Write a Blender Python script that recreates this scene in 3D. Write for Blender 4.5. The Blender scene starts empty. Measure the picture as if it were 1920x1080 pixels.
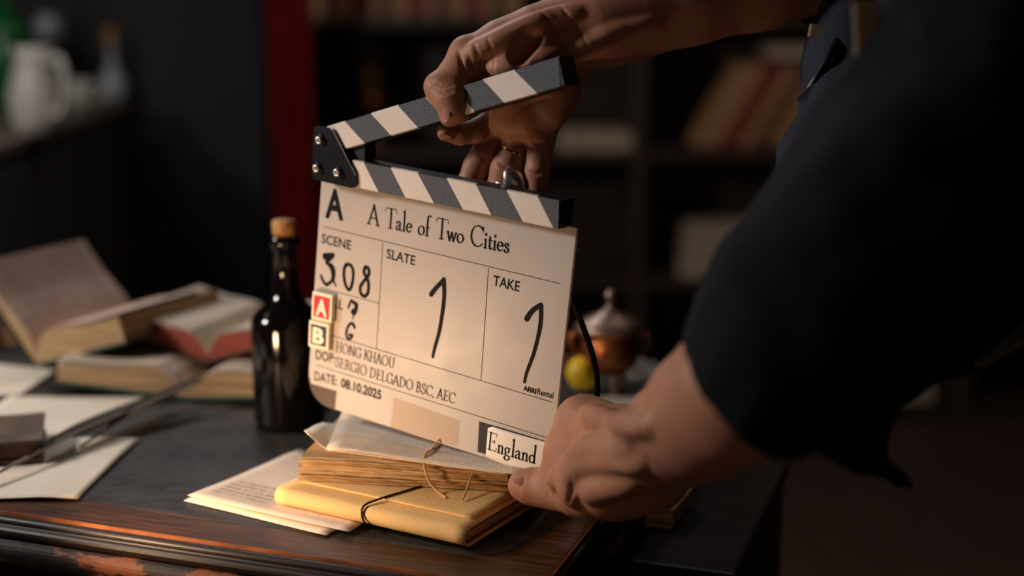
import bpy, bmesh, math, random
import numpy as np
from mathutils import Vector, Matrix, noise
C = bpy.context.scene.collection
random.seed(7)
pi = math.pi

# ---------------------------------------------------------------- camera, world, lights, exposure
F = 2560.0                       # focal length in pixels of the 1920 wide frame (48 mm)
PITCH = math.radians(11.5)
CAM = Vector((0, 0, 1.22))
FW = Vector((0, math.cos(PITCH), -math.sin(PITCH)))
UP = Vector((0, math.sin(PITCH), math.cos(PITCH)))
RT = Vector((1, 0, 0))
DESK_Z = 0.77

def at(px, py, d):               # photo pixel and distance along the view axis -> world point
    return CAM + d * (FW + RT * ((px - 960) / F) + UP * ((540 - py) / F))

def onz(px, py, z=DESK_Z):       # photo pixel -> point on a horizontal plane
    r = FW + RT * ((px - 960) / F) + UP * ((540 - py) / F)
    return CAM + r * ((z - CAM.z) / r.z)

cd = bpy.data.cameras.new('camera')
cam = bpy.data.objects.new('camera', cd)
C.objects.link(cam)
cam.location = CAM
cam.rotation_euler = (pi / 2 - PITCH, 0, 0)
cd.sensor_width = 36
cd.lens = F / 1920 * 36
cd.clip_start = 0.02
cd.dof.use_dof = True
cd.dof.focus_distance = 1.19
cd.dof.aperture_fstop = 1.75
bpy.context.scene.camera = cam

w = bpy.data.worlds.new('world')
bpy.context.scene.world = w
w.use_nodes = True
w.node_tree.nodes['Background'].inputs[0].default_value = (0.72, 0.68, 0.66, 1)
w.node_tree.nodes['Background'].inputs[1].default_value = 0.048

def area(name, loc, target, size, power, col, sy=None, spread=180):
    l = bpy.data.lights.new(name, 'AREA')
    l.energy = power
    l.color = col
    l.size = size
    if sy:
        l.shape = 'RECTANGLE'
        l.size_y = sy
    l.spread = math.radians(spread)
    o = bpy.data.objects.new(name, l)
    C.objects.link(o)
    o.location = loc
    o.rotation_euler = (Vector(target) - Vector(loc)).to_track_quat('-Z', 'Y').to_euler()
    return o

area('key_light', (-1.78, 1.06, 1.74), (0.0, 1.2, 0.95), 0.26, 22.5, (1.0, 0.94, 0.91))
area('warm_light', (-0.46, 1.02, 0.825), (-0.17, 1.27, 0.86), 0.05, 0.47, (1.0, 0.65, 0.37), spread=85)
area('fill_light', (0.25, -0.7, 0.85), (0.1, 1.2, 1.05), 0.9, 0.8, (1.0, 0.72, 0.52))
area('rim_light', (-0.6, 2.6, 2.2), (0.0, 1.2, 0.95), 0.35, 5.0, (0.92, 0.93, 1.0))
area('shelf_light', (0.6, 2.7, 2.75), (0.6, 4.1, 0.8), 0.6, 5.0, (1.0, 0.90, 0.78))
area('side_light', (-1.6, 1.9, 2.6), (-1.0, 3.5, 1.1), 0.5, 5.0, (0.92, 0.96, 1.0))

vs = bpy.context.scene.view_settings
vs.view_transform = 'Standard'
vs.look = 'None'
vs.exposure = 0
vs.gamma = 1
vs.use_curve_mapping = False
bpy.context.scene.display_settings.display_device = 'sRGB'

# ---------------------------------------------------------------- materials
def srgb(r, g, b):
    return tuple(((c / 255) / 12.92 if c / 255 <= 0.04045 else ((c / 255 + 0.055) / 1.055) ** 2.4) for c in (r, g, b))

def mat(name, col, rough=0.6, metal=0, var=0.0, vscale=20, bump=0.0, bscale=200, sss=0, coat=0, spec=0.5,
        col2=None, stretch=(1, 1, 1), emit=None, trans=0):
    m = bpy.data.materials.new(name)
    m.use_nodes = True
    nt = m.node_tree
    b = nt.nodes['Principled BSDF']
    b.inputs['Roughness'].default_value = rough
    b.inputs['Metallic'].default_value = metal
    b.inputs['Specular IOR Level'].default_value = spec
    b.inputs['Coat Weight'].default_value = coat
    b.inputs['Transmission Weight'].default_value = trans
    b.inputs['Base Color'].default_value = (*col, 1)
    if sss:
        b.inputs['Subsurface Weight'].default_value = sss
        b.inputs['Subsurface Radius'].default_value = (1, .35, .2)
        b.inputs['Subsurface Scale'].default_value = 0.006
    tc = nt.nodes.new('ShaderNodeTexCoord')
    mp = nt.nodes.new('ShaderNodeMapping')
    mp.inputs['Scale'].default_value = stretch
    nt.links.new(tc.outputs['Object'], mp.inputs[0])
    if var or col2:
        n = nt.nodes.new('ShaderNodeTexNoise')
        n.inputs['Scale'].default_value = vscale
        n.inputs['Detail'].default_value = 6
        nt.links.new(mp.outputs[0], n.inputs['Vector'])
        cr = nt.nodes.new('ShaderNodeValToRGB')
        cr.color_ramp.elements[0].position = 0.35
        cr.color_ramp.elements[1].position = 0.65
        c2 = col2 or tuple(min(1, c * (1 + var)) for c in col)
        c1 = col if col2 else tuple(c * (1 - var) for c in col)
        cr.color_ramp.elements[0].color = (*c1, 1)
        cr.color_ramp.elements[1].color = (*c2, 1)
        nt.links.new(n.outputs[0], cr.inputs[0])
        nt.links.new(cr.outputs[0], b.inputs['Base Color'])
    if bump:
        n2 = nt.nodes.new('ShaderNodeTexNoise')
        n2.inputs['Scale'].default_value = bscale
        n2.inputs['Detail'].default_value = 5
        nt.links.new(mp.outputs[0], n2.inputs['Vector'])
        bp_ = nt.nodes.new('ShaderNodeBump')
        bp_.inputs['Strength'].default_value = bump
        bp_.inputs['Distance'].default_value = 0.002
        nt.links.new(n2.outputs[0], bp_.inputs['Height'])
        nt.links.new(bp_.outputs[0], b.inputs['Normal'])
    return m

def paper_print(name, col, ink, line=140, word=60, amount=0.5, region=None, rough=0.8, axis=1):
    """paper with rows of small print; rows run along local x"""
    m = mat(name, col, rough, var=0.08, vscale=14, bump=0.25, bscale=60)
    nt = m.node_tree
    b = nt.nodes['Principled BSDF']
    src = b.inputs['Base Color'].links[0].from_socket
    tc = nt.nodes.new('ShaderNodeTexCoord')
    sp = nt.nodes.new('ShaderNodeSeparateXYZ')
    nt.links.new(tc.outputs['Object'], sp.inputs[0])
    a, c = (1, 0) if axis == 1 else (0, 1)
    def math_(op, x, y=None, clamp=False):
        n = nt.nodes.new('ShaderNodeMath')
        n.operation = op
        n.use_clamp = clamp
        for i, v in enumerate((x, y)):
            if v is None: continue
            if isinstance(v, (int, float)): n.inputs[i].default_value = v
            else: nt.links.new(v, n.inputs[i])
        return n.outputs[0]
    row = math_('FRACT', math_('MULTIPLY', sp.outputs[a], line))
    rowid = math_('FLOOR', math_('MULTIPLY', sp.outputs[a], line))
    onrow = math_('MULTIPLY', math_('GREATER_THAN', row, 0.25), math_('LESS_THAN', row, 0.8))
    cb = nt.nodes.new('ShaderNodeCombineXYZ')
    nt.links.new(math_('MULTIPLY', sp.outputs[c], word), cb.inputs[0])
    nt.links.new(math_('MULTIPLY', rowid, 7.31), cb.inputs[1])
    nz = nt.nodes.new('ShaderNodeTexNoise')
    nz.inputs['Scale'].default_value = 1.0
    nz.inputs['Detail'].default_value = 3
    nz.inputs['Roughness'].default_value = 0.75
    nt.links.new(cb.outputs[0], nz.inputs['Vector'])
    words = math_('GREATER_THAN', nz.outputs[0], 0.46)
    f = math_('MULTIPLY', math_('MULTIPLY', onrow, words), amount)
    if region:
        x0, x1, y0, y1 = region
        for s, lo, hi in ((0, x0, x1), (1, y0, y1)):
            f = math_('MULTIPLY', f, math_('MULTIPLY', math_('GREATER_THAN', sp.outputs[s], lo), math_('LESS_THAN', sp.outputs[s], hi)))
    mx = nt.nodes.new('ShaderNodeMixRGB')
    nt.links.new(f, mx.inputs[0])
    nt.links.new(src, mx.inputs[1])
    mx.inputs[2].default_value = (*ink, 1)
    nt.links.new(mx.outputs[0], b.inputs['Base Color'])
    return m

M = {}
M['black_wood'] = mat('dark_polished_wood', srgb(30, 19, 15), 0.42, var=.4, vscale=8, stretch=(1, 14, 1), spec=.35)
M['wood_top'] = mat('walnut_band', srgb(98, 58, 30), 0.42, col2=srgb(52, 30, 18), vscale=9, stretch=(2, 30, 2), spec=.35, bump=.15, bscale=80)
M['worn'] = mat('worn_moulding', srgb(26, 15, 12), 0.38, col2=srgb(30, 17, 13), vscale=16, stretch=(1, 3, 5), bump=.4, bscale=60)
M['bead'] = mat('highlit_bead', srgb(134, 76, 38), 0.5, var=.4, vscale=30, spec=.3)  # orange highlight of the desk's top edge painted into the bead colour
M['leather'] = mat('black_leather', srgb(36, 32, 30), 0.5, col2=srgb(62, 57, 52), vscale=16, bump=.7, bscale=90)
M['skin'] = mat('skin', srgb(172, 118, 90), 0.52, var=.10, vscale=34, bump=.12, bscale=800, sss=.12, spec=.35)
M['nail'] = mat('fingernail', srgb(216, 160, 140), 0.25, sss=.1)
M['shirt'] = mat('black_cotton', srgb(13, 13, 15), 0.85, var=.1, vscale=30, bump=.3, bscale=500, spec=.15)
M['black'] = mat('black_plastic', srgb(20, 20, 22), 0.4, bump=.1, bscale=300)
M['bar_black'] = mat('satin_black_wood', srgb(26, 26, 29), 0.45, bump=.2, bscale=500)
M['stripe_dark'] = mat('charcoal_stripe', srgb(76, 77, 84), 0.55, var=.15, vscale=600, bump=.5, bscale=900)
M['stripe_light'] = mat('cream_stripe', srgb(232, 216, 202), 0.5, var=.03, vscale=60, bump=.1, bscale=400)
M['steel'] = mat('steel', srgb(225, 218, 210), 0.34, metal=1)
M['dark_metal'] = mat('black_painted_plate', srgb(28, 29, 33), 0.3, metal=.3, bump=.4, bscale=25)
M['gold'] = mat('gold', srgb(230, 170, 90), 0.2, metal=1)
M['ink'] = mat('black_ink', srgb(7, 6, 6), 0.6, spec=.15)
M['ink_grey'] = mat('printed_ink', srgb(22, 17, 16), 0.7, spec=.15)
M['card'] = mat('white_card', srgb(240, 228, 214), 0.45, var=.03, vscale=30)
M['tape'] = mat('black_cloth_tape', srgb(62, 54, 50), 0.8, bump=.6, bscale=900)
M['cream'] = mat('cream_paint', srgb(244, 226, 196), 0.4)
M['red'] = mat('red_paint', srgb(216, 30, 52), 0.4)
M['navy'] = mat('navy_paint', srgb(24, 44, 62), 0.4)
M['page'] = mat('old_page', srgb(206, 184, 160), 0.8, var=.07, vscale=12)
M['page_edge'] = mat('page_edges', srgb(212, 176, 126), 0.8, col2=srgb(150, 112, 72), vscale=10, stretch=(.6, .6, 60), bump=.6, bscale=8)
M['page_edge_side'] = M['page_edge']
M['red_edge'] = mat('red_page_edges', srgb(156, 66, 48), 0.7, var=.15, vscale=10, stretch=(1, 1, 40))
M['old_paper'] = mat('yellowed_paper', srgb(226, 184, 126), 0.75, col2=srgb(214, 164, 100), vscale=9, bump=.5, bscale=30)
M['sheet'] = mat('writing_paper', srgb(244, 228, 204), 0.8, var=.05, vscale=10, bump=.25, bscale=25)
M['old_dark'] = mat('shaded_old_paper', srgb(128, 86, 50), 0.8, var=.2, vscale=20)  # inner layers: shade at the bundle's end put into a darker brown
M['twine'] = mat('twine', srgb(206, 160, 104), 0.9, bump=.5, bscale=900)
M['cord'] = mat('dark_cord', srgb(52, 38, 32), 0.7)
M['leather_brown'] = mat('brown_leather', srgb(104, 84, 66), 0.5, var=.3, vscale=30, bump=.3)
M['glass_dark'] = mat('dark_bottle_glass', srgb(13, 7, 8), 0.1, spec=.6)
M['cork'] = mat('cork', srgb(196, 142, 84), 0.8, var=.25, vscale=160, bump=.6, bscale=300)
M['pewter'] = mat('aged_pewter', srgb(150, 124, 106), 0.4, metal=.7, var=.25, vscale=40)
M['copper'] = mat('aged_copper', srgb(140, 84, 46), 0.35, metal=.7, var=.3, vscale=30)
M['yellow'] = mat('yellow_skin', srgb(236, 196, 36), 0.4, var=.12, vscale=30, bump=.2, bscale=200, spec=.5)
M['film'] = mat('clear_film', srgb(226, 216, 208), .22)
M['patch'] = mat('matte_film', srgb(184, 160, 140), .6)
M['cloth'] = mat('grey_cloth', srgb(150, 138, 128), 0.9, bump=.4, bscale=200)
M['feather'] = mat('grey_feather', srgb(128, 110, 102), 0.7, col2=srgb(58, 48, 44), vscale=8, stretch=(1, 40, 1))
M['feather_light'] = mat('pale_quill', srgb(170, 150, 132), 0.6)
M['wall'] = mat('dark_wall', srgb(44, 40, 40), 0.9, var=.1, vscale=3)
M['floor'] = mat('dark_floorboard', srgb(74, 52, 42), 0.5, col2=srgb(54, 38, 32), vscale=3, stretch=(1, 12, 1))
M['shelf'] = mat('dark_shelf_wood', srgb(50, 32, 24), 0.5, var=.25, vscale=5, stretch=(1, 1, 8))
M['curtain'] = mat('red_velvet', srgb(168, 40, 44), 0.9, var=.1, vscale=20, spec=.1)
M['screen'] = mat('charcoal_felt', srgb(72, 69, 69), 0.95, spec=.1)
M['ceramic'] = mat('white_ceramic', srgb(205, 196, 186), 0.35)
M['green_glass'] = mat('green_glass', srgb(20, 110, 50), 0.2)
M['clear_glass'] = mat('pale_glass', srgb(190, 195, 196), 0.12, spec=.8)
M['book_tan'] = mat('tan_binding', srgb(158, 112, 70), 0.6, var=.2, vscale=20)
M['book_red'] = mat('red_binding', srgb(120, 42, 32), 0.6, var=.2, vscale=20)
M['book_brown'] = mat('brown_binding', srgb(92, 58, 36), 0.6, var=.2, vscale=20)
M['book_green'] = mat('green_binding', srgb(28, 62, 44), 0.6, var=.2, vscale=20)
M['dull_paper'] = mat('dull_paper', srgb(168, 146, 120), 0.9, var=.1)
M['bench'] = mat('worn_grey_oak', srgb(120, 104, 94), 0.6, var=.15, vscale=8)
M['shirt_lit'] = mat('lit_shirt_cotton', srgb(48, 52, 62), 0.9, bump=.4, bscale=400, spec=.1)  # light on the black shirt's front put into a lighter blue-grey cotton
M['skin2'] = M['skin']

def acrylic():
    m = bpy.data.materials.new('frosted_acrylic')
    m.use_nodes = True
    nt = m.node_tree
    b = nt.nodes['Principled BSDF']
    b.inputs['Roughness'].default_value = .38
    tc = nt.nodes.new('ShaderNodeTexCoord')
    n = nt.nodes.new('ShaderNodeTexNoise')
    n.inputs['Scale'].default_value = 12
    n.inputs['Detail'].default_value = 8
    nt.links.new(tc.outputs['Object'], n.inputs['Vector'])
    cr = nt.nodes.new('ShaderNodeValToRGB')
    cr.color_ramp.elements[0].color = (*srgb(218, 208, 202), 1)
    cr.color_ramp.elements[1].color = (*srgb(228, 219, 211), 1)
    nt.links.new(n.outputs[0], cr.inputs[0])
    nt.links.new(cr.outputs[0], b.inputs['Base Color'])
    # fine scratches
    mp = nt.nodes.new('ShaderNodeMapping')
    mp.inputs['Scale'].default_value = (40, 40, 40)
    mp.inputs['Rotation'].default_value = (0, 0, 1.1)
    nt.links.new(tc.outputs['Object'], mp.inputs[0])
    n2 = nt.nodes.new('ShaderNodeTexNoise')
    n2.inputs['Scale'].default_value = 1
    n2.inputs['Detail'].default_value = 2
    nt.links.new(mp.outputs[0], n2.inputs['Vector'])
    r2 = nt.nodes.new('ShaderNodeMapRange')
    r2.inputs[1].default_value = .3
    r2.inputs[2].default_value = .8
    r2.inputs[3].default_value = .36
    r2.inputs[4].default_value = .46
    nt.links.new(n2.outputs[0], r2.inputs[0])
    nt.links.new(r2.outputs[0], b.inputs['Roughness'])
    t = nt.nodes.new('ShaderNodeBsdfTranslucent')
    t.inputs[0].default_value = (*srgb(244, 214, 186), 1)
    mx = nt.nodes.new('ShaderNodeMixShader')
    mx.inputs[0].default_value = .35
    nt.links.new(b.outputs[0], mx.inputs[1])
    nt.links.new(t.outputs[0], mx.inputs[2])
    nt.links.new(mx.outputs[0], nt.nodes['Material Output'].inputs[0])
    return m
M['acrylic'] = acrylic()

def worn_edge():
    """dark lacquer chipped through to orange-brown wood in irregular patches low on the moulding"""
    m = mat('chipped_lacquer', srgb(20, 13, 12), 0.6, bump=.4, bscale=60, spec=.25)
    nt = m.node_tree
    b = nt.nodes['Principled BSDF']
    tc = nt.nodes.new('ShaderNodeTexCoord')
    mp = nt.nodes.new('ShaderNodeMapping')
    mp.inputs['Scale'].default_value = (18, 18, 70)
    nt.links.new(tc.outputs['Object'], mp.inputs[0])
    n = nt.nodes.new('ShaderNodeTexNoise')
    n.inputs['Scale'].default_value = 1
    n.inputs['Detail'].default_value = 9
    n.inputs['Roughness'].default_value = .65
    nt.links.new(mp.outputs[0], n.inputs['Vector'])
    cr = nt.nodes.new('ShaderNodeValToRGB')
    cr.color_ramp.elements[0].position = .50
    cr.color_ramp.elements[0].color = (*srgb(24, 14, 12), 1)
    cr.color_ramp.elements[1].position = .54
    cr.color_ramp.elements[1].color = (*srgb(104, 56, 32), 1)
    nt.links.new(n.outputs[0], cr.inputs[0])
    nt.links.new(cr.outputs[0], b.inputs['Base Color'])
    return m
M['chipped'] = worn_edge()

# ---------------------------------------------------------------- object helpers
def tag(o, label=None, cat=None, group=None, kind=None):
    if label: o['label'] = label
    if cat: o['category'] = cat
    if group: o['group'] = group
    if kind: o['kind'] = kind
    return o

def empty(name, loc=(0, 0, 0), rz=0, label=None, cat=None, group=None):
    o = bpy.data.objects.new(name, None)
    C.objects.link(o)
    o.empty_display_size = .02
    o.location = loc
    o.rotation_euler = (0, 0, rz)
    return tag(o, label, cat, group)

def link(name, me, m, parent=None, smooth=False):
    o = bpy.data.objects.new(name, me)
    C.objects.link(o)
    if m is not None:
        for x in (m if isinstance(m, (list, tuple)) else [m]):
            me.materials.append(x)
    if parent: o.parent = parent
    if smooth:
        for p in me.polygons: p.use_smooth = True
    return o

def obj(name, bm, m, parent=None, smooth=False):
    me = bpy.data.meshes.new(name)
    bmesh.ops.recalc_face_normals(bm, faces=bm.faces)
    bm.to_mesh(me)
    bm.free()
    return link(name, me, m, parent, smooth)

def add_box(bm, x0, x1, y0, y1, z0, z1, bev=0, mt=None, mi=0):
    b = bmesh.new()
    v = [b.verts.new((x, y, z)) for x in (x0, x1) for y in (y0, y1) for z in (z0, z1)]
    for f in ((0, 1, 3, 2), (4, 6, 7, 5), (0, 4, 5, 1), (2, 3, 7, 6), (0, 2, 6, 4), (1, 5, 7, 3)):
        b.faces.new([v[i] for i in f])
    if bev: bmesh.ops.bevel(b, geom=b.edges[:], offset=bev, segments=2, affect='EDGES', profile=.6)
    if mt is not None: bmesh.ops.transform(b, matrix=mt, verts=b.verts)
    merge(bm, b, mi)

def merge(bm, b, mi=0):
    b.verts.index_update()
    vv = [bm.verts.new(v.co) for v in b.verts]
    for f in b.faces:
        try:
            nf = bm.faces.new([vv[v.index] for v in f.verts])
            nf.material_index = mi
            nf.smooth = f.smooth
        except ValueError:
            pass
    b.free()

def box(name, x0, x1, y0, y1, z0, z1, m, parent=None, bev=0, mt=None):
    bm = bmesh.new()
    add_box(bm, x0, x1, y0, y1, z0, z1, bev, mt)
    return obj(name, bm, m, parent)

def lathe(name, prof, m, parent=None, seg=32, loc=(0, 0, 0)):
    bm = bmesh.new()
    rings = []
    for r, z in prof:
        if r < 1e-6: rings.append([bm.verts.new((loc[0], loc[1], loc[2] + z))])
        else: rings.append([bm.verts.new((loc[0] + r * math.cos(2 * pi * i / seg), loc[1] + r * math.sin(2 * pi * i / seg), loc[2] + z)) for i in range(seg)])
    for a, b in zip(rings, rings[1:]):
        for i in range(seg):
            j = (i + 1) % seg
            q = [a[i % len(a)], a[j % len(a)], b[j % len(b)], b[i % len(b)]]
            u = []
            for x in q:
                if x not in u: u.append(x)
            if len(u) > 2: bm.faces.new(u)
    return obj(name, bm, m, parent, True)

def catmull(pts, n=8):
    pts = [Vector(p) for p in pts]
    if len(pts) < 3: return pts
    out = []
    P = [pts[0] * 2 - pts[1]] + pts + [pts[-1] * 2 - pts[-2]]
    for i in range(1, len(P) - 2):
        a, b, c, d = P[i - 1:i + 3]
        for k in range(n):
            t = k / n
            out.append(.5 * ((2 * b) + (c - a) * t + (2 * a - 5 * b + 4 * c - d) * t * t + (3 * b - a - 3 * c + d) * t ** 3))
    out.append(pts[-1])
    return out

def add_tube(bm, pts, r, seg=8, rad=None):
    rings = []
    n = len(pts)
    up = Vector((0.13, 0.21, 1)).normalized()
    for i, p in enumerate(pts):
        t = (pts[min(i + 1, n - 1)] - pts[max(i - 1, 0)])
        t = t.normalized() if t.length > 1e-9 else Vector((1, 0, 0))
        a = t.cross(up)
        if a.length < 1e-3: a = t.cross(Vector((1, 0, 0)))
        a.normalize()
        b = t.cross(a)
        rr = rad[i] if rad else r
        rings.append([bm.verts.new(p + (a * math.cos(2 * pi * k / seg) + b * math.sin(2 * pi * k / seg)) * rr) for k in range(seg)])
    for x, y in zip(rings, rings[1:]):
        for k in range(seg):
            bm.faces.new((x[k], x[(k + 1) % seg], y[(k + 1) % seg], y[k]))
    bm.faces.new(rings[0])
    bm.faces.new(rings[-1])

def tube(name, pts, r, m, parent=None, seg=8, smooth=8, rad=None):
    bm = bmesh.new()
    add_tube(bm, catmull(pts, smooth) if smooth else [Vector(p) for p in pts], r, seg, rad)
    return obj(name, bm, m, parent, True)

def slab(name, pts, z0, z1, m, parent=None, mt=None):
    """polygon in local xy extruded from z0 to z1"""
    bm = bmesh.new()
    a = [bm.verts.new((p[0], p[1], z0)) for p in pts]
    b = [bm.verts.new((p[0], p[1], z1)) for p in pts]
    bm.faces.new(a)
    bm.faces.new(b)
    for i in range(len(pts)):
        j = (i + 1) % len(pts)
        bm.faces.new((a[i], a[j], b[j], b[i]))
    if mt is not None: bmesh.ops.transform(bm, matrix=mt, verts=bm.verts)
    return obj(name, bm, m, parent)

# ---------------------------------------------------------------- sculpting by distance fields (bodies, cloth)
class Sculpt:
    def __init__(s, lo, hi, h):
        s.lo = np.array(lo, dtype=np.float64)
        s.h = h
        s.n = [int(math.ceil((hi[i] - lo[i]) / h)) + 1 for i in range(3)]
        s.f = np.full(s.n, .03, dtype=np.float32)
    def region(s, lo, hi):
        i0 = [max(0, int((lo[i] - s.lo[i]) / s.h)) for i in range(3)]
        i1 = [min(s.n[i], int((hi[i] - s.lo[i]) / s.h) + 2) for i in range(3)]
        if any(i1[i] <= i0[i] for i in range(3)): return None
        sl = tuple(slice(i0[i], i1[i]) for i in range(3))
        g = [((np.arange(i0[i], i1[i]) * s.h) + s.lo[i]).astype(np.float32) for i in range(3)]
        return sl, g[0][:, None, None], g[1][None, :, None], g[2][None, None, :]
    def cone(s, a, b, ra, rb, k=.006, op='add', flat=None):
        """rounded cone a-b; flat=(axis vector, factor) squashes the distance along an axis"""
        a = np.array(a, dtype=np.float32); b = np.array(b, dtype=np.float32)
        m = max(ra, rb) * 1.7 + k + .004
        rg = s.region(np.minimum(a, b) - m, np.maximum(a, b) + m)
        if rg is None: return
        sl, X, Y, Z = rg
        dx, dy, dz = X - a[0], Y - a[1], Z - a[2]
        ba = b - a
        L = float(ba @ ba) + 1e-12
        t = np.clip((dx * ba[0] + dy * ba[1] + dz * ba[2]) / L, 0, 1)
        qx, qy, qz = dx - t * ba[0], dy - t * ba[1], dz - t * ba[2]
        q2 = qx * qx + qy * qy + qz * qz
        if flat is not None:
            ax = np.array(flat[0], dtype=np.float64); ax = ax / np.linalg.norm(ax)
            fa = qx * ax[0] + qy * ax[1] + qz * ax[2]
            q2 = q2 + fa * fa * (flat[1] ** 2 - 1)
        d = np.sqrt(np.maximum(q2, 0)) - (ra + (rb - ra) * t)
        s.mix(sl, d, k, op)
    def chain(s, pts, rs, k=.006, op='add', flat=None):
        for i in range(len(pts) - 1): s.cone(pts[i], pts[i + 1], rs[i], rs[i + 1], k, op, flat)
    def groove(s, pts, r, k=.002):
        pts = catmull(pts, 5)
        s.chain(pts, [r] * len(pts), k, 'cut')
    def ridge(s, pts, r, k=.004):
        pts = catmull(pts, 5)
        s.chain(pts, [r] * len(pts), k)
    def mix(s, sl, d, k, op):
        f = s.f[sl]
        if op == 'add':
            h = np.maximum(k - np.abs(f - d), 0) / k
            s.f[sl] = np.minimum(f, d) - h * h * k * .25
        else:
            d = -d
            h = np.maximum(k - np.abs(f - d), 0) / k
            s.f[sl] = np.maximum(f, d) + h * h * k * .25
    def halfcut(s, p, n, k=.004):
        """remove everything on the side of the plane that n points to"""
        rg = s.region(s.lo, s.lo + np.array(s.n) * s.h)
        sl, X, Y, Z = rg
        n = Vector(n).normalized()
        d = -((X - p[0]) * n.x + (Y - p[1]) * n.y + (Z - p[2]) * n.z)
        s.mix(sl, d, k, 'cut')
    def mesh(s):
        f = s.f
        ins = f < 0
        nx, ny, nz = f.shape
        cnt = np.zeros((nx - 1, ny - 1, nz - 1), dtype=np.int8)
        for i in (0, 1):
            for j in (0, 1):
                for k in (0, 1):
                    cnt += ins[i:nx - 1 + i, j:ny - 1 + j, k:nz - 1 + k]
        act = (cnt > 0) & (cnt < 8)
        idx = np.full(act.shape, -1, dtype=np.int64)
        ci = np.argwhere(act)
        idx[act] = np.arange(len(ci))
        acc = np.zeros((len(ci), 3)); w_ = np.zeros(len(ci))
        cor = {}
        for i in (0, 1):
            for j in (0, 1):
                for k in (0, 1):
                    cor[i, j, k] = f[ci[:, 0] + i, ci[:, 1] + j, ci[:, 2] + k].astype(np.float64)
        for ax in range(3):
            o = [a for a in range(3) if a != ax]
            for p in (0, 1):
                for q in (0, 1):
                    c0 = [0, 0, 0]; c0[o[0]] = p; c0[o[1]] = q
                    c1 = list(c0); c1[ax] = 1
                    a = cor[tuple(c0)]; b = cor[tuple(c1)]
                    m = (a < 0) != (b < 0)
                    t = np.where(m, a / np.where(a - b == 0, 1, a - b), 0)
                    pos = np.tile(np.array(c0, dtype=float), (len(ci), 1))
                    pos[:, ax] = t
                    acc[m] += pos[m]; w_[m] += 1
        V = (ci + acc / w_[:, None]) * s.h + s.lo
        faces = []
        for ax in range(3):
            o = [a for a in range(3) if a != ax]
            s0 = [slice(1, n - 1) for n in f.shape]; s0[ax] = slice(0, f.shape[ax] - 1)
            s1 = list(s0); s1[ax] = slice(1, f.shape[ax])
            A = ins[tuple(s0)]; B = ins[tuple(s1)]
            e = np.argwhere(A != B)
            if not len(e): continue
            base = e.copy()
            for q in o: base[:, q] += 1
            sgn = A[tuple(e.T)]
            def cell(d0, d1):
                c = base.copy(); c[:, o[0]] += d0; c[:, o[1]] += d1
                return idx[tuple(c.T)]
            q4 = np.stack([cell(-1, -1), cell(0, -1), cell(0, 0), cell(-1, 0)], 1)
            flip = sgn if ax != 1 else ~sgn
            q4[~flip] = q4[~flip][:, ::-1]
            faces.append(q4)
        return V, np.concatenate(faces)

def mesh_from(name, V, Q, m, parent=None, smooth_iter=1):
    me = bpy.data.meshes.new(name)
    me.vertices.add(len(V))
    me.vertices.foreach_set('co', V.astype(np.float32).ravel())
    me.loops.add(len(Q) * 4)
    me.loops.foreach_set('vertex_index', Q.astype(np.int32).ravel())
    me.polygons.add(len(Q))
    me.polygons.foreach_set('loop_start', np.arange(0, len(Q) * 4, 4, dtype=np.int32))
    me.polygons.foreach_set('use_smooth', np.ones(len(Q), dtype=bool))
    me.update()
    me.validate()
    return link(name, me, m, parent)

# ---------------------------------------------------------------- the room
def struct(o): return tag(o, kind='structure')
struct(box('floor', -3.2, 3.6, -1.6, 5.0, -.05, 0, M['floor']))
struct(box('ceiling', -3.2, 3.6, -1.6, 5.0, 3.0, 3.05, M['wall']))
struct(box('wall_back', -3.2, 3.6, 5.0, 5.1, 0, 3.0, M['wall']))
struct(box('wall_left', -3.3, -3.2, -1.6, 5.0, 0, 3.0, M['wall']))
struct(box('wall_right', 3.6, 3.7, -1.6, 5.0, 0, 3.0, M['wall']))
struct(box('wall_front', -3.2, 3.6, -1.7, -1.6, 0, 3.0, M['wall']))
struct(box('baseboard_back', -3.2, 3.6, 4.97, 5.0, 0, .14, M['shelf']))
fl = bpy.data.objects['floor']
pm = bpy.data.meshes.new('floorboard')
b_ = bmesh.new(); add_box(b_, -.068, .068, -1.0, 1.0, 0, .008, .002)
bmesh.ops.recalc_face_normals(b_, faces=b_.faces); b_.to_mesh(pm); b_.free(); pm.materials.append(M['floor'])
n = 0
for i in range(20):
    for j in range(2):
        o = bpy.data.objects.new('floorboard' if n == 0 else 'floorboard.%03d' % n, pm)
        C.objects.link(o); o.parent = fl
        o.location = (.35 + i * .14, 1.9 + j * 2.01 + (i % 3) * .04, 0)
        n += 1

# bookcase on the far side
BX0, BX1, BY0, BY1 = -.62, 2.3, 3.95, 4.3
bc = empty('bookcase', (BX0, BY0, 0), 0, 'tall dark wooden bookcase with open shelves against the back of the room', 'bookcase')
def bcp(name, x0, x1, y0, y1, z0, z1, bev=.003): return box(name, x0 - BX0, x1 - BX0, y0 - BY0, y1 - BY0, z0, z1, M['shelf'], bc, bev)
SH = [.06, .44, .82, 1.20, 1.58, 1.96, 2.34]
for x in (BX0, .37, 1.36, BX1): bcp('upright', x - .022, x + .022, BY0, BY1, 0, 2.4)
for z in SH: bcp('shelf', BX0, BX1, BY0 + .004, BY1, z - .03, z)
bcp('back_panel', BX0, BX1, BY1 - .015, BY1, 0, 2.4)
bcp('plinth', BX0, BX1, BY0 + .03, BY0 + .05, 0, .06)
bcp('cornice', BX0 - .04, BX1 + .04, BY0 - .03, BY1, 2.4, 2.47, .012)

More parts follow.
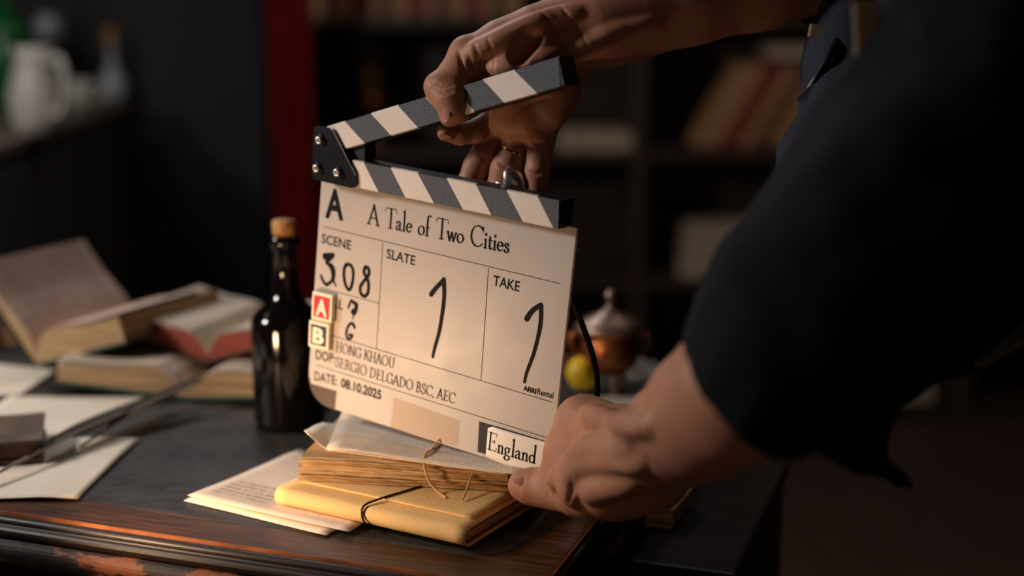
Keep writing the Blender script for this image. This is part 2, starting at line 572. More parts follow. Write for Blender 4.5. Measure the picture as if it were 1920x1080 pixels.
def make_book(name, w, h, d, cover, label, group, pages='dull_paper'):
    """book standing upright, spine towards -y, origin at base centre"""
    t = empty(name, (0, 0, 0), 0, label, 'book', group)
    bm = bmesh.new()
    add_box(bm, -w / 2, -w / 2 + .003, 0, d, 0, h)
    add_box(bm, w / 2 - .003, w / 2, 0, d, 0, h)
    add_box(bm, -w / 2, w / 2, -.003, .002, 0, h, .0015)
    for k in (.18, .4, .62, .82): add_box(bm, -w / 2 - .0005, w / 2 + .0005, -.0055, 0, h * k, h * k + .006, .001)
    obj('cover', bm, M[cover], t)
    box('pages', -w / 2 + .003, w / 2 - .003, .003, d - .005, .004, h - .004, M[pages], t)
    return t

def drop(o, loc, rot):
    o.location = loc
    o.rotation_euler = rot

# leaning row of bindings, seen behind the arms
ORD = ['first', 'second', 'third', 'fourth', 'fifth', 'sixth', 'seventh', 'eighth', 'ninth', 'tenth', 'eleventh', 'twelfth', 'thirteenth', 'fourteenth', 'fifteenth']
CN = dict(book_tan='tan', book_red='red', book_brown='brown', book_green='green')
x = .52
kinds = ['book_tan', 'book_tan', 'book_red', 'book_tan', 'book_brown', 'book_tan', 'book_red', 'book_tan', 'book_tan', 'book_brown', 'book_tan', 'book_red', 'book_tan', 'book_red']
for i, k in enumerate(kinds):
    wd = .030 + .008 * ((i * 7) % 3)
    x += wd / 2 / math.cos(.52)
    bk = make_book('leaning_book', wd, .27, .19, k, ORD[i] + ' from the left of the leaning row, ' + CN[k] + ' binding', 'leaning bindings on the middle shelf')
    drop(bk, (x, BY0 + .04, SH[2] + .001 + wd * .5 * math.sin(.52)), (0, .52, 0))
    x += wd / 2 / math.cos(.52) + .003
bk = make_book('flat_book', .035, .30, .2, 'dull_paper', 'pale flat volume lying on top of the leaning bindings', None)
drop(bk, (.74, BY0 + .04, SH[2] + .282), (0, pi / 2, 0))
bk = make_book('flat_book', .05, .22, .2, 'dull_paper', 'pale thick volume lying alone just above the upright dividing the shelves', None)
drop(bk, (.13, BY0 + .02, SH[2] + .026), (0, pi / 2, 0))
for i in range(3):
    bk = make_book('flat_book', .048, .26, .2, 'dull_paper', ['bottom', 'middle', 'top'][i] + ' volume of the pale stack beside the black sleeve', None)
    drop(bk, (.50 + .012 * i, BY0 + .03, SH[1] + .026 + .051 * i), (0, pi / 2, .05 * i))
bk = make_book('flat_book', .05, .24, .2, 'dull_paper', 'pale volume lying on the lowest shelf below the hanging shirt', None)
drop(bk, (1.03, BY0 + .03, SH[0] + .026), (0, pi / 2, 0))
# top left bays
x = -.57
for i in range(15):
    wd = .028 + .007 * ((i * 5) % 4)
    bk = make_book('shelved_book', wd, .22 + .02 * ((i * 3) % 3), .18, ['book_tan', 'book_brown', 'book_tan', 'book_red'][i % 4], ORD[i] + ' from the left of the upright row on the upper left shelf, ' + ['tan', 'brown', 'tan', 'red'][i % 4] + ' binding', 'upright bindings on the upper left shelf')
    drop(bk, (x + wd / 2, BY0 + .05, SH[3] + .001), (0, 0, 0))
    x += wd + .002
# dim brass bell jar like ornament on the left bay
orn = empty('brass_lamp', (-.42, BY0 + .14, SH[2]), 0, 'dim brass oil lamp standing on the shelf behind the raised clapper', 'lamp')
lathe('base', [(0, 0), (.055, 0), (.055, .012), (.02, .03), (.015, .08), (.03, .1), (.0, .1)], M['copper'], orn)
lathe('reservoir', [(0, .095), (.03, .1), (.05, .125), (.045, .15), (.02, .165), (0, .165)], M['copper'], orn)
lathe('chimney', [(.018, .165), (.032, .2), (.03, .235), (.018, .28), (.016, .28), (.028, .235), (.03, .2), (.016, .165)], M['book_tan'], orn)

# red velvet curtain strip and felt screen
def drape(name, x0, x1, y, z0, z1, amp, folds, m, parent=None):
    bm = bmesh.new()
    nx, nz = folds * 8, 12
    gr = []
    for i in range(nx + 1):
        u = i / nx
        col = []
        for j in range(nz + 1):
            v = j / nz
            yy = y + amp * math.sin(u * folds * 2 * pi + .5 * math.sin(v * 5)) * (1.1 - .3 * v)
            col.append(bm.verts.new((x0 + (x1 - x0) * u, yy, z0 + (z1 - z0) * v)))
        gr.append(col)
    for i in range(nx):
        for j in range(nz):
            f = bm.faces.new((gr[i][j], gr[i + 1][j], gr[i + 1][j + 1], gr[i][j + 1]))
    g = bmesh.ops.solidify(bm, geom=bm.faces[:], thickness=.006)
    return obj(name, bm, m, parent, True)
cu = drape('curtain', -.655, -.535, 3.72, .03, 2.75, .02, 3, M['curtain'])
tag(cu, 'narrow dark red velvet curtain hanging behind the corked bottle', 'curtain')
sc = empty('folding_screen', (-1.36, 4.30, 0), .12, 'plain black felt folding screen standing left of the red curtain', 'screen')
box('screen_panel', -.42, .0, 0, .03, 0, 2.5, M['screen'], sc, .004)
box('screen_panel', 0, .58, 0.005, .035, 0, 2.5, M['screen'], sc, .004, Matrix.Rotation(.08, 4, 'Z'))
box('screen_rail', -.43, .0, -.004, .0, 0, .06, M['black_wood'], sc)

# sideboard at far left with crockery
sb = empty('sideboard', (-1.34, 3.60, 0), pi / 2 + .076, 'dark sideboard with a brownish top in the far left corner', 'cabinet')
def sbp(n_, *a, **k): return box(n_, *a, parent=sb, **k)
sbp('top', -.95, .56, -.23, .23, .925, .95, m=M['bench'], bev=.004)
sbp('carcass', -.92, .53, -.2, .21, .08, .925, m=M['screen'], bev=.002)
for i in range(3):
    dr = sbp('door', -.90 + i * .41, -.50 + i * .41, -.222, -.2, .12, .9, m=M['screen'], bev=.004)
    tube('handle', [(-.54 + i * .41, -.225, .5), (-.54 + i * .41, -.245, .53), (-.54 + i * .41, -.225, .56)], .004, M['copper'], dr)
for i in range(4): sbp('foot', -.9 + (i % 2) * 1.18, -.86 + (i % 2) * 1.18, -.19 + (i // 2) * .34, -.15 + (i // 2) * .34, 0, .08, m=M['black_wood'])
sbm = Matrix.Translation(sb.location) @ Matrix.Rotation(pi / 2 + .076, 4, 'Z')
def onsb(x, y): return sbm @ Vector((x, y, .951))
jug = empty('ceramic_jug', onz(72, 250, .951), -.6, 'white ceramic jug with a large handle on the sideboard', 'jug')
lathe('body', [(0, 0), (.045, 0), (.055, .03), (.06, .08), (.048, .13), (.038, .165), (.045, .19), (.041, .19), (.034, .165), (.044, .13), (.055, .08), (.05, .03), (0, .01)], M['ceramic'], jug)
tube('handle', [(.045, 0, .16), (.09, 0, .165), (.105, 0, .11), (.085, 0, .05), (.056, 0, .045)], .009, M['ceramic'], jug)
cup = empty('ceramic_cup', onz(150, 205, .951), 0, 'small white cup beside the ceramic jug', 'cup')
lathe('body', [(0, 0), (.025, 0), (.036, .03), (.04, .08), (.037, .08), (.033, .03), (0, .006)], M['ceramic'], cup)
tube('handle', [(.037, 0, .065), (.06, 0, .06), (.058, 0, .03), (.034, 0, .022)], .005, M['ceramic'], cup)
gb = empty('green_bottle', onz(20, 205, .951), 0, 'squat green glass bottle behind the ceramic jug', 'bottle')
lathe('body', [(0, 0), (.06, 0), (.064, .02), (.064, .2), (.05, .24), (.016, .27), (.014, .33), (0, .33)], M['green_glass'], gb)
lathe('stopper', [(0, .33), (.018, .33), (.02, .36), (0, .37)], M['ceramic'], gb)
dc = empty('glass_decanter', onz(214, 187, .951), 0, 'small clear glass decanter at the end of the sideboard', 'decanter')
lathe('body', [(0, 0), (.035, 0), (.042, .02), (.04, .06), (.022, .09), (.013, .11), (.013, .15), (.02, .16), (.016, .16), (0, .13)], M['clear_glass'], dc)
lathe('stopper', [(0, .155), (.012, .16), (.02, .19), (.018, .21), (0, .22)], M['cork'], dc)
vl = empty('glass_vial', onz(188, 178, .951), 0, 'slim glass vial left of the decanter on the sideboard', 'bottle')
lathe('body', [(0, 0), (.018, 0), (.02, .01), (.02, .09), (.008, .11), (.008, .14), (0, .14)], M['clear_glass'], vl)
lathe('stopper', [(0, .14), (.01, .14), (.01, .16), (0, .16)], M['cork'], vl)
hb = empty('hanging_lamp', onz(100, 190, .951) + Vector((0, 0, .17)), 0, 'grey glass globe lamp on a chain above the sideboard', 'lamp')
lathe('globe', [(0, 0), (.03, .01), (.045, .045), (.03, .08), (.01, .09), (0, .09)], M['clear_glass'], hb)
tube('chain', [(0, 0, .09), (0, 0, 1.86)], .003, M['black'], hb, smooth=0)

# ---------------------------------------------------------------- the desk
DR = math.radians(-19.5)
desk = empty('writing_desk', (.0231, 1.0117, 0), DR, 'dark wooden writing desk with a black leather top and chipped moulded edge', 'desk')
DM = Matrix.Translation((.0231, 1.0117, 0)) @ Matrix.Rotation(DR, 4, 'Z')
DL, DD = 1.55, .72              # length to the left, depth to the back
def outline(off, rad, seg=10):
    """rounded rectangle (desk local) grown by off"""
    x0, x1, y0, y1 = -DL - off, off, -off, DD + off
    r = rad + off
    pts = []
    for cx, cy, a0 in ((x1 - r, y0 + r, -90), (x1 - r, y1 - r, 0), (x0 + r, y1 - r, 90), (x0 + r, y0 + r, 180)):
        for k in range(seg + 1):
            a = math.radians(a0 + 90 * k / seg)
            pts.append((cx + r * math.cos(a), cy + r * math.sin(a)))
    return pts
def sweep(name, prof, m, parent, cap=False, rad=.035):
    bm = bmesh.new()
    rings = [[bm.verts.new((x, y, z)) for x, y in outline(o, rad)] for o, z in prof]
    for a, b in zip(rings, rings[1:]):
        for i in range(len(a)):
            bm.faces.new((a[i], a[(i + 1) % len(a)], b[(i + 1) % len(a)], b[i]))
    if cap:
        bm.faces.new(rings[0]); bm.faces.new(rings[-1])
    return obj(name, bm, m, parent, False)
Z = DESK_Z
LI = .047
sweep('leather_inset', [(-LI, Z - .004), (-LI, Z), (-LI - .003, Z + .0010)], M['leather'], desk, True, .085)
sweep('veneer_band', [(-.08, Z - .003), (-.08, Z - .0004), (-.003, Z - .0002)], M['wood_top'], desk)
def arcp(cx, cz, r, a0, a1, n_=6): return [(cx + r * math.cos(math.radians(a0 + (a1 - a0) * k / n_)), cz + r * math.sin(math.radians(a0 + (a1 - a0) * k / n_))) for k in range(n_ + 1)]
sweep('highlight_edge', [(-.0016, Z - .001), (-.0016, Z + .0002), (-.0008, Z + .0007), (.0004, Z + .0003), (.0006, Z - .003)], M['bead'], desk)  # thin strip that carries the painted edge highlight
sweep('bead_moulding', [(0, Z - .003)] + arcp(.004, Z - .0065, .0045, 90, -20) + arcp(.007, Z - .015, .006, 70, -60) + [(.007, Z - .022)], M['black_wood'], desk)
sweep('lower_moulding', [(.007, Z - .022)] + arcp(.003, Z - .034, .014, 60, -40, 8) + [(.004, Z - .048), (-.006, Z - .054), (-.012, Z - .06)], M['chipped'], desk)
red_apron = mat('mahogany_apron', srgb(66, 22, 15), .5, var=.35, vscale=8, stretch=(1, 1, 12))
box('apron', -DL + .02, -.02, .02, DD - .02, Z - .22, Z - .058, red_apron, desk, .004)
for i in range(3):
    d_ = box('drawer', -DL + .06 + i * .48, -DL + .50 + i * .48, .008, .03, Z - .2, Z - .075, red_apron, desk, .004)
    bmx = bmesh.new(); bmesh.ops.create_uvsphere(bmx, u_segments=14, v_segments=8, radius=.012, matrix=Matrix.Translation((-DL + .28 + i * .48, -.004, Z - .137)))
    obj('knob', bmx, M['copper'], d_, True)
for x in (-DL + .07, -.07):
    for y in (.07, DD - .07):
        o = lathe('leg', [(0, 0), (.02, 0), (.028, .03), (.018, .08), (.026, .3), (.034, .5), (.03, .55), (0, .55)], M['black_wood'], desk)
        o.location = (x, y, 0)

# ---------------------------------------------------------------- papers
def sheet(name, px, m, label, z=DESK_Z + .0016, curl=.0015, th=.0005, parent=None, dog=None, seed=0, cat='paper', group=None, nn=14, cdir=None):
    """px: four photo pixels, in order round the sheet, that lie on height z"""
    q = [onz(x, y, z) for x, y in px]
    o0 = q[0].copy()
    e = q[1] - q[0]
    rz = math.atan2(e.y, e.x)
    R = Matrix.Rotation(-rz, 3, 'Z')
    q = [R @ (p - o0) for p in q]
    bm = bmesh.new()
    top, bot = [], []
    for i in range(nn + 1):
        u = i / nn
        for j in range(nn + 1):
            v = j / nn
            p = (q[0] * (1 - u) + q[1] * u) * (1 - v) + (q[3] * (1 - u) + q[2] * u) * v
            n_ = noise.noise(Vector((u * 2.2 + seed, v * 2.2, seed * 1.7)))
            h = curl * (n_ * 1.0 + .9)
            if dog: h += dog(u, v)
            top.append(bm.verts.new((p.x, p.y, h + th)))
            bot.append(bm.verts.new((p.x, p.y, h)))
    k = lambda i, j: i * (nn + 1) + j
    for i in range(nn):
        for j in range(nn):
            bm.faces.new((top[k(i, j)], top[k(i + 1, j)], top[k(i + 1, j + 1)], top[k(i, j + 1)]))
            bm.faces.new((bot[k(i, j)], bot[k(i, j + 1)], bot[k(i + 1, j + 1)], bot[k(i + 1, j)]))
    rim = [k(i, 0) for i in range(nn + 1)] + [k(nn, j) for j in range(1, nn + 1)] + [k(i, nn) for i in range(nn - 1, -1, -1)] + [k(0, j) for j in range(nn - 1, 0, -1)]
    for a, b in zip(rim, rim[1:] + rim[:1]):
        bm.faces.new((top[a], top[b], bot[b], bot[a]))
    o = obj(name, bm, m, parent, True)
    o.location = o0
    o.rotation_euler = (0, 0, rz)
    if label: tag(o, label, cat, group)
    return o

PR = paper_print('printed_page', srgb(222, 202, 178), srgb(90, 76, 68), line=210, word=330, amount=.26, region=(.03, .5, -.5, .5))
PRL = paper_print('letter_page', srgb(232, 212, 192), srgb(48, 36, 32), line=120, word=330, amount=.42, region=(.012, .075, .02, .06), axis=1)
LET = (240, 219, 198)
sheet('letter_sheet', [(-60, 938), (146, 938), (262, 825), (60, 822)], M['sheet'], 'cream blank sheet on the desk nearest the left end of the front edge', seed=3, curl=.002)
sheet('letter_sheet', [(-130, 842), (90, 842), (300, 745), (20, 745)], M['sheet'], 'cream sheet lying under the feather quill and small closed book', seed=5, z=DESK_Z + .0014, curl=.001)
sheet('letter_sheet', [(-80, 745), (40, 742), (112, 694), (-50, 680)], M['sheet'], 'pale sheet under the corner of the large tilted open book', seed=6, z=DESK_Z + .002, curl=.001)
sheet('handwritten_letter', [(352, 932), (655, 1000), (800, 905), (560, 845)], PRL, 'handwritten letter, topmost of the sheets under the string-tied bundle', seed=8, z=DESK_Z + .0045, curl=.0012)
sheet('handwritten_letter', [(345, 941), (612, 1006), (780, 915), (545, 850)], M['sheet'], 'cream sheet, lowest under the handwritten letter at its front corner', seed=9, z=DESK_Z + .0014, curl=.001)
sheet('handwritten_letter', [(375, 938), (668, 990), (810, 890), (580, 850)], M['sheet'], 'cream sheet between the handwritten letter and the lowest sheet', seed=10, z=DESK_Z + .003, curl=.001)
sheet('letter_sheet', [(1060, 790), (1205, 790), (1240, 745), (1085, 745)], M['sheet'], 'warm lit sheet on the desk behind the lower hand', seed=11, curl=.002)

# folded bundle with dark cord: layers folded round the front edge
fb0 = onz(515, 948, DESK_Z + .0065); fb1 = onz(872, 1030, DESK_Z + .0065)
e = fb1 - fb0
fb = empty('folded_bundle', fb0, math.atan2(e.y, e.x), 'yellowed folded document bundle tied with dark cord near the desk corner', 'documents')
FLn = e.length
def fold_profile(y0, y1, z0, z1, th):
    """U shaped strip lying on its side: bottom leaf, rounded fold at y0, top leaf"""
    r = (z1 - z0) / 2
    out = [(y1, z0)] + [(y0 + r - r * math.sin(math.radians(a)), z0 + r - r * math.cos(math.radians(a))) for a in range(0, 181, 20)] + [(y1, z1)]
    r2 = r - th
    inn = [(y1, z1 - th)] + [(y0 + r - r2 * math.sin(math.radians(a)), z0 + r - r2 * math.cos(math.radians(a))) for a in range(180, -1, -20)] + [(y1, z0 + th)]
    return out, inn
def fold(name, x0, x1, y0, y1, z0, z1, th, m, parent, sag=.0, nx=16):
    out, inn = fold_profile(y0, y1, z0, z1, th)
    inn = inn[::-1]
    bm = bmesh.new()
    R_ = []
    for i in range(nx + 1):
        x = x0 + (x1 - x0) * i / nx
        dz = sag * noise.noise(Vector((x * 30, z0 * 200, 1)))
        R_.append(([bm.verts.new((x, y + dz * .6, z + dz * (z - z0) / (z1 - z0 + 1e-6))) for y, z in out], [bm.verts.new((x, y + dz * .6, z + dz * (z - z0) / (z1 - z0 + 1e-6))) for y, z in inn]))
    for (a, b), (c, d) in zip(R_, R_[1:]):
        for k in range(len(a) - 1):
            bm.faces.new((a[k], c[k], c[k + 1], a[k + 1]))
            bm.faces.new((b[k], b[k + 1], d[k + 1], d[k]))
        for k in (0, -1): bm.faces.new((a[k], c[k], d[k], b[k]))
    for a, b in (R_[0], R_[-1]):
        for k in range(len(a) - 1): bm.faces.new((a[k], a[k + 1], b[k + 1], b[k]))
    return obj(name, bm, m, parent, True)
BP = paper_print('bundle_print', srgb(244, 196, 126), srgb(150, 104, 66), line=290, word=380, amount=.3, region=(.09, .19, .03, .14))
BH = .0165
fold('outer_fold', 0, FLn, 0, .165, 0, BH, .0009, BP, fb, .0015)
for k in range(1, 4):
    fold('inner_fold', .004 * k * .4, FLn - .0022 * k, .0018 * k + .001, .165 - .004 * (k % 2), .0021 * k, BH - .0021 * k, .0007, M['old_dark'] if k != 2 else M['old_paper'], fb, .0008)
fold('inner_fold', .006, FLn - .004, .0105, .16, .0072, .0092, .0006, M['old_paper'], fb)
fold('cover_leaf', .012, FLn - .006, .024, .163, BH + .0002, BH + .0024, .0007, BP, fb, .0005)
cx = FLn * .50
tube('binding_cord', [(cx + .035, .165, BH + .004), (cx + .03, .12, BH + .0036), (cx + .014, .06, BH + .0036), (cx + .002, .022, BH + .0032), (cx - .004, .004, BH + .001), (cx - .003, -.0012, BH * .6), (cx + .001, -.0006, .003), (cx + .004, .01, -.0004)], .0010, M['cord'], fb)
fb.location.z += 0

# upper bundle of rough old leaves
uz = DESK_Z + .0065 + BH + .0034
u0 = onz(563, 900, uz); u1 = onz(930, 920, uz)
e2 = u1 - u0
UA = math.atan2(e2.y, e2.x)
ubn = empty('leaf_bundle', u0, UA, 'thick bundle of rough-edged old leaves tied with twine on the folded bundle', 'documents')
UL = e2.length * 1.22
rnd = random.Random(4)
NLv = 15
UT = .0215
for k in range(NLv):
    bm = bmesh.new()
    z0 = UT * k / NLv
    th = UT / NLv * (.86 + .1 * rnd.random())
    jx, jy = rnd.uniform(-.0022, .0022), rnd.uniform(-.0016, .0016)
    if k in (5, 6): jy -= .002
    pts = []
    nseg = 26
    for i in range(nseg + 1): pts.append((UL * i / nseg + jx, jy + rnd.uniform(-.0007, .0007)))
    for i in range(1, 6): pts.append((UL + jx + rnd.uniform(-.0006, .0006), .15 * i / 6))
    for i in range(6): pts.append((UL * (1 - i / 5) + jx, .15 + jy))
    for i in range(1, 6): pts.append((jx + rnd.uniform(-.0008, .0008), .15 * (1 - i / 6)))
    def zz(x, y): return .0011 * math.sin(x * 28 + .5) * (k / NLv) - .006 * max(0, x / UL - .55) * (k / NLv)
    a = [bm.verts.new((x, y, z0 + zz(x, y))) for x, y in pts]
    b = [bm.verts.new((x, y, z0 + th + zz(x, y))) for x, y in pts]
    bm.faces.new(a); bm.faces.new(b)
    for i in range(len(pts)): bm.faces.new((a[i], a[(i + 1) % len(pts)], b[(i + 1) % len(pts)], b[i]))
    obj('leaf', bm, M['page_edge'] if k not in (4, 9) else M['old_paper'], ubn)
tube('twine', [(.148, .15, UT + .001), (.14, .1, UT + .003), (.125, .05, UT + .004), (.116, .012, UT + .006), (.118, -.004, UT), (.124, -.010, .008), (.134, -.016, .001), (.142, -.024, -.0005)], .0011, M['twine'], ubn)
tube('twine', [(.116, .02, UT + .004), (.128, .03, UT + .016), (.15, .045, UT + .014), (.165, .02, UT + .003), (.16, -.006, .01), (.158, -.03, 0.001)], .0009, M['twine'], ubn)
tube('twine', [(.197, .14, UT), (.195, .02, UT - .002), (.195, -.0035, UT - .006), (.196, -.0035, .001)], .0012, M['cord'], ubn)

def dog1(u, v):
    d = max(0, .16 - (u + v * .8))
    return d * .16
tz = uz + UT + .002
def sheet_on(name, corners, m, label, z, **k):
    return sheet(name, corners, m, label, z=z, **k)
sheet_on('printed_sheet', [(612, 846), (985, 896), (1010, 800), (645, 770)], PR, 'printed sheet lying on the leaf bundle under the clapperboard', tz + .0005, seed=14, curl=.002)
sheet_on('printed_sheet', [(571, 840), (958, 893), (990, 806), (604, 798)], M['sheet'], 'second sheet with a curled left corner under the printed sheet', tz - .0012, seed=15, curl=.0015, dog=lambda u, v: max(0, .105 - u) * .15 * max(0, 1 - v * .9), nn=26)

# ---------------------------------------------------------------- open books on the left
def open_book(name, loc, rz, tilt, w_, l_, tL, tR, aL, aR, cover, pm_, edge, label, flop=None):
    """gutter along local +y through the origin; blocks rise from it at aL / aR degrees"""
    t = empty(name, loc, 0, label, 'book')
    t.rotation_euler = Matrix.Rotation(rz, 3, 'Z').to_4x4().to_euler()
    t.rotation_euler = (Matrix.Rotation(rz, 3, 'Z') @ Matrix.Rotation(tilt, 3, 'X')).to_euler()
    for side, tt, ang in ((-1, tL, aL), (1, tR, aR)):
        a = math.radians(ang)
        N = 12
        bm = bmesh.new()
        rows = []
        for i in range(N + 1):
            u = i / N
            s = u * w_
            bulge = .18 * w_ * math.sin(min(1, u * 1.5) * pi) * (1 - u) * .8
            top = tt * min(1, .25 + u * 4) + bulge * .5
            c, sn = math.cos(a), math.sin(a)
            P0 = (side * (s * c), s * sn)                 # cover line
            nrm = (-side * sn, c)
            P1 = (P0[0] + nrm[0] * top, P0[1] + nrm[1] * top)
            rows.append([bm.verts.new((P0[0], y, P0[1])) for y in (0, l_)] + [bm.verts.new((P1[0], y, P1[1])) for y in (0, l_)])
        for A, B in zip(rows, rows[1:]):
            f = bm.faces.new((A[2], A[3], B[3], B[2])); f.material_index = 0; f.smooth = True
            f = bm.faces.new((A[0], B[0], B[2], A[2])); f.material_index = 1
            f = bm.faces.new((A[1], A[3], B[3], B[1])); f.material_index = 1
            f = bm.faces.new((A[0], A[1], B[1], B[0])); f.material_index = 1
        f = bm.faces.new((rows[-1][0], rows[-1][1], rows[-1][3], rows[-1][2])); f.material_index = 1
        obj('page_block', bm, [M[pm_] if isinstance(pm_, str) else pm_, M[edge]], t)
        bm = bmesh.new()
        add_box(bm, 0, w_ + .005, -.005, l_ + .005, -.0032, -.0002, .001)
        mt = Matrix.Rotation(-a, 4, 'Y') if side == 1 else Matrix.Rotation(a, 4, 'Y') @ Matrix.Diagonal((-1, 1, 1, 1))
        bmesh.ops.transform(bm, matrix=mt, verts=bm.verts)
        obj('cover', bm, M[cover], t)
        # a few loose leaves fanning off the block
        for k in range(2):
            bm = bmesh.new()
            pts = []
            for i in range(9):
                u = i / 8
                s = u * w_ * .99
                top = tt * min(1, .25 + u * 4) + .09 * w_ * math.sin(min(1, u * 1.5) * pi) * (1 - u) * .8 + (.0012 + .0035 * k * u)
                pts.append((side * s * math.cos(a) - side * math.sin(a) * top, s * math.sin(a) + math.cos(a) * top))
            for (xa, za), (xb, zb) in zip(pts, pts[1:]):
                vs_ = [bm.verts.new(q) for q in ((xa, 0.001, za), (xb, 0.001, zb), (xb, l_ - .001, zb), (xa, l_ - .001, za))]
                bm.faces.new(vs_)
            bmesh.ops.remove_doubles(bm, verts=bm.verts, dist=1e-5)
            bmesh.ops.solidify(bm, geom=bm.faces[:], thickness=.0003)
            obj('page', bm, M[pm_] if isinstance(pm_, str) else pm_, t)
    return t
BKP = paper_print('book_print', srgb(222, 200, 176), srgb(120, 100, 84), line=260, word=300, amount=.3)
BKP2 = paper_print('book_print_grey', srgb(206, 174, 154), srgb(120, 98, 86), line=260, word=300, amount=.45, region=(-.13, -.02, .02, .17))
def obook(pa, z, dirpx, zd, **k):
    a = onz(*pa, z); b = onz(*dirpx, zd)
    d_ = b - a
    rz = math.atan2(-d_.x, d_.y)
    return a, rz, d_
# low green-edged book across the back
a, rz, d_ = obook((352, 752), DESK_Z, (400, 690), DESK_Z)
open_book('open_book', (a.x, a.y, DESK_Z + .005), -.18, 0, .165, .17, .022, .022, 4, 3, 'book_green', 'page', 'page_edge', 'lowest open book with green cover and tan page edges, behind the quill')
# red edged book resting on it
open_book('open_book', (-.368, 1.60, DESK_Z + .036), -.34, 0, .125, .17, .020, .018, 13, 18, 'book_brown', BKP, 'red_edge', 'open book with red page edges beside the corked bottle')
# large book, one cover raised against the dark
open_book('open_book', (-.590, 1.64, DESK_Z + .020), -.44, 0, .150, .19, .008, .030, 50, 17, 'book_green', BKP2, 'page_edge', 'large open book with its left leaf tilted up at the left edge')

sm = empty('closed_book', onz(-60, 880, DESK_Z + .004), .30, 'small closed brown book at the left edge on the cream sheets', 'book')
sm.location.z = DESK_Z + .006
bm = bmesh.new()
add_box(bm, -.10, .072, 0, .10, 0, .003, .001); add_box(bm, -.10, .072, 0, .10, .019, .0225, .001)
obj('cover', bm, M['leather_brown'], sm)
box('pages', -.097, .066, .004, .097, .003, .019, M['book_brown'], sm)
# row of spines at the far left
for i in range(5):
    bk = make_book('desk_book', .018, .075, .06, ['book_tan', 'book_tan', 'book_brown', 'book_tan', 'book_brown'][i], ORD[i] + ' from the left of the small books behind the tilted open book', 'small books behind the tilted open book')
    drop(bk, (-.74 + i * .0195, 1.81, DESK_Z + .003), (0, 0, 0))

# feather quills
def quill(name, p0, p1, wid, label, m):
    a, b = Vector(p0), Vector(p1)
    d = b - a
    t = empty(name, a, math.atan2(d.y, d.x), label, 'quill')
    L = d.length; dz = d.z
    tube('shaft', [(0, 0, 0), (L * .5, .004, dz * .5 + .004), (L, 0, dz)], .0017, M['feather_light'], t, rad=None)
    bm = bmesh.new()
    N = 110
    for s in (-1, 1):
        for i in range(N):
            u0_ = .22 + .76 * i / N
            u1_ = .22 + .76 * (i + 1.02) / N
            ww = wid * (math.sin(min(1, (u0_ - .2) * 3) * pi / 2)) * (1 - .55 * max(0, u0_ - .6)) * (1 if s > 0 else .75)
            x0, x1 = u0_ * L, u1_ * L
            y = .004 * math.sin(u0_ * pi)
            z = dz * u0_ + .004 * math.sin(u0_ * pi)
            sw = ww * .9
            v = [bm.verts.new(q) for q in ((x0, y, z), (x1, y, z), (x1 + sw, y + s * ww, z + .003 + .0004 * (i % 3)), (x0 + sw, y + s * ww, z + .003 + .0004 * (i % 3)))]
            bm.faces.new(v)
    bmesh.ops.solidify(bm, geom=bm.faces[:], thickness=.0005)
    o = obj('vane', bm, m, t); o['kind'] = 'stuff'
    return t
q0 = onz(-40, 905, DESK_Z + .012); q1 = onz(330, 738, DESK_Z + .02)
quill('feather_quill', q0, q1, .015, 'long grey feather quill lying across the cream sheets', M['feather'])
q0 = onz(150, 838, DESK_Z + .006); q1 = onz(372, 715, DESK_Z + .035)
quill('feather_quill', q0, q1, .010, 'paler feather quill beside the long grey one, tip against the open book', M['feather'])

# ---------------------------------------------------------------- bottle, jar, fruit, cloth
bt = empty('corked_bottle', (*onz(545, 796)[:2], DESK_Z + .0012), 0, 'dark glass bottle with a cork standing behind the clapperboard', 'bottle')
lathe('body', [(0, .004), (.03, 0), (.037, .002), (.0395, .008), (.0395, .112), (.038, .121), (.033, .128), (.021, .137), (.0145, .150), (.013, .165), (.0125, .196), (.0155, .198), (.0158, .209), (.0135, .211), (.010, .211), (.010, .2), (0, .2)], M['glass_dark'], bt, 40)
lathe('cork', [(0, .198), (.0098, .2), (.0115, .213), (.0125, .2135), (.013, .226), (.0115, .228), (0, .2285)], M['cork'], bt)
jr = empty('lidded_pot', (*onz(1143, 738)[:2], DESK_Z + .0012), .3, 'small metal lidded pot with a knob, beyond the lower hand', 'pot')
lathe('body', [(0, .026), (.02, .027), (.031, .036), (.036, .050), (.034, .062), (.0335, .066), (.030, .07), (.034, .074), (.035, .078), (.032, .078), (0, .07)], M['copper'], jr)
lathe('lid', [(.030, .077), (.041, .078), (.042, .081), (.039, .085), (.030, .091), (.018, .097), (.008, .103), (.005, .108), (0, .109)], M['pewter'], jr)
lathe('knob', [(0, .107), (.004, .108), (.0035, .112), (.0068, .116), (.0075, .120), (.005, .125), (0, .127)], M['pewter'], jr)
for s in (0, pi):
    o = tube('handle', [(.031, 0, .072), (.044, 0, .073), (.047, 0, .062), (.041, 0, .050), (.034, 0, .046)], .0034, M['copper'], jr)
    o.rotation_euler = (0, 0, s - .3)
for k in range(3):
    a = k * 2 * pi / 3 + .4
    o = tube('foot', [(.016 * math.cos(a), .016 * math.sin(a), .03), (.022 * math.cos(a), .022 * math.sin(a), .014), (.02 * math.cos(a), .02 * math.sin(a), .0025)], .0045, M['pewter'], jr)
fr = empty('yellow_fruit', (*onz(1082, 733)[:2], DESK_Z + .0012), 0, 'bright yellow fruit lying between the clapperboard and the metal pot', 'fruit')
bm = bmesh.new(); bmesh.ops.create_uvsphere(bm, u_segments=28, v_segments=18, radius=.0215)
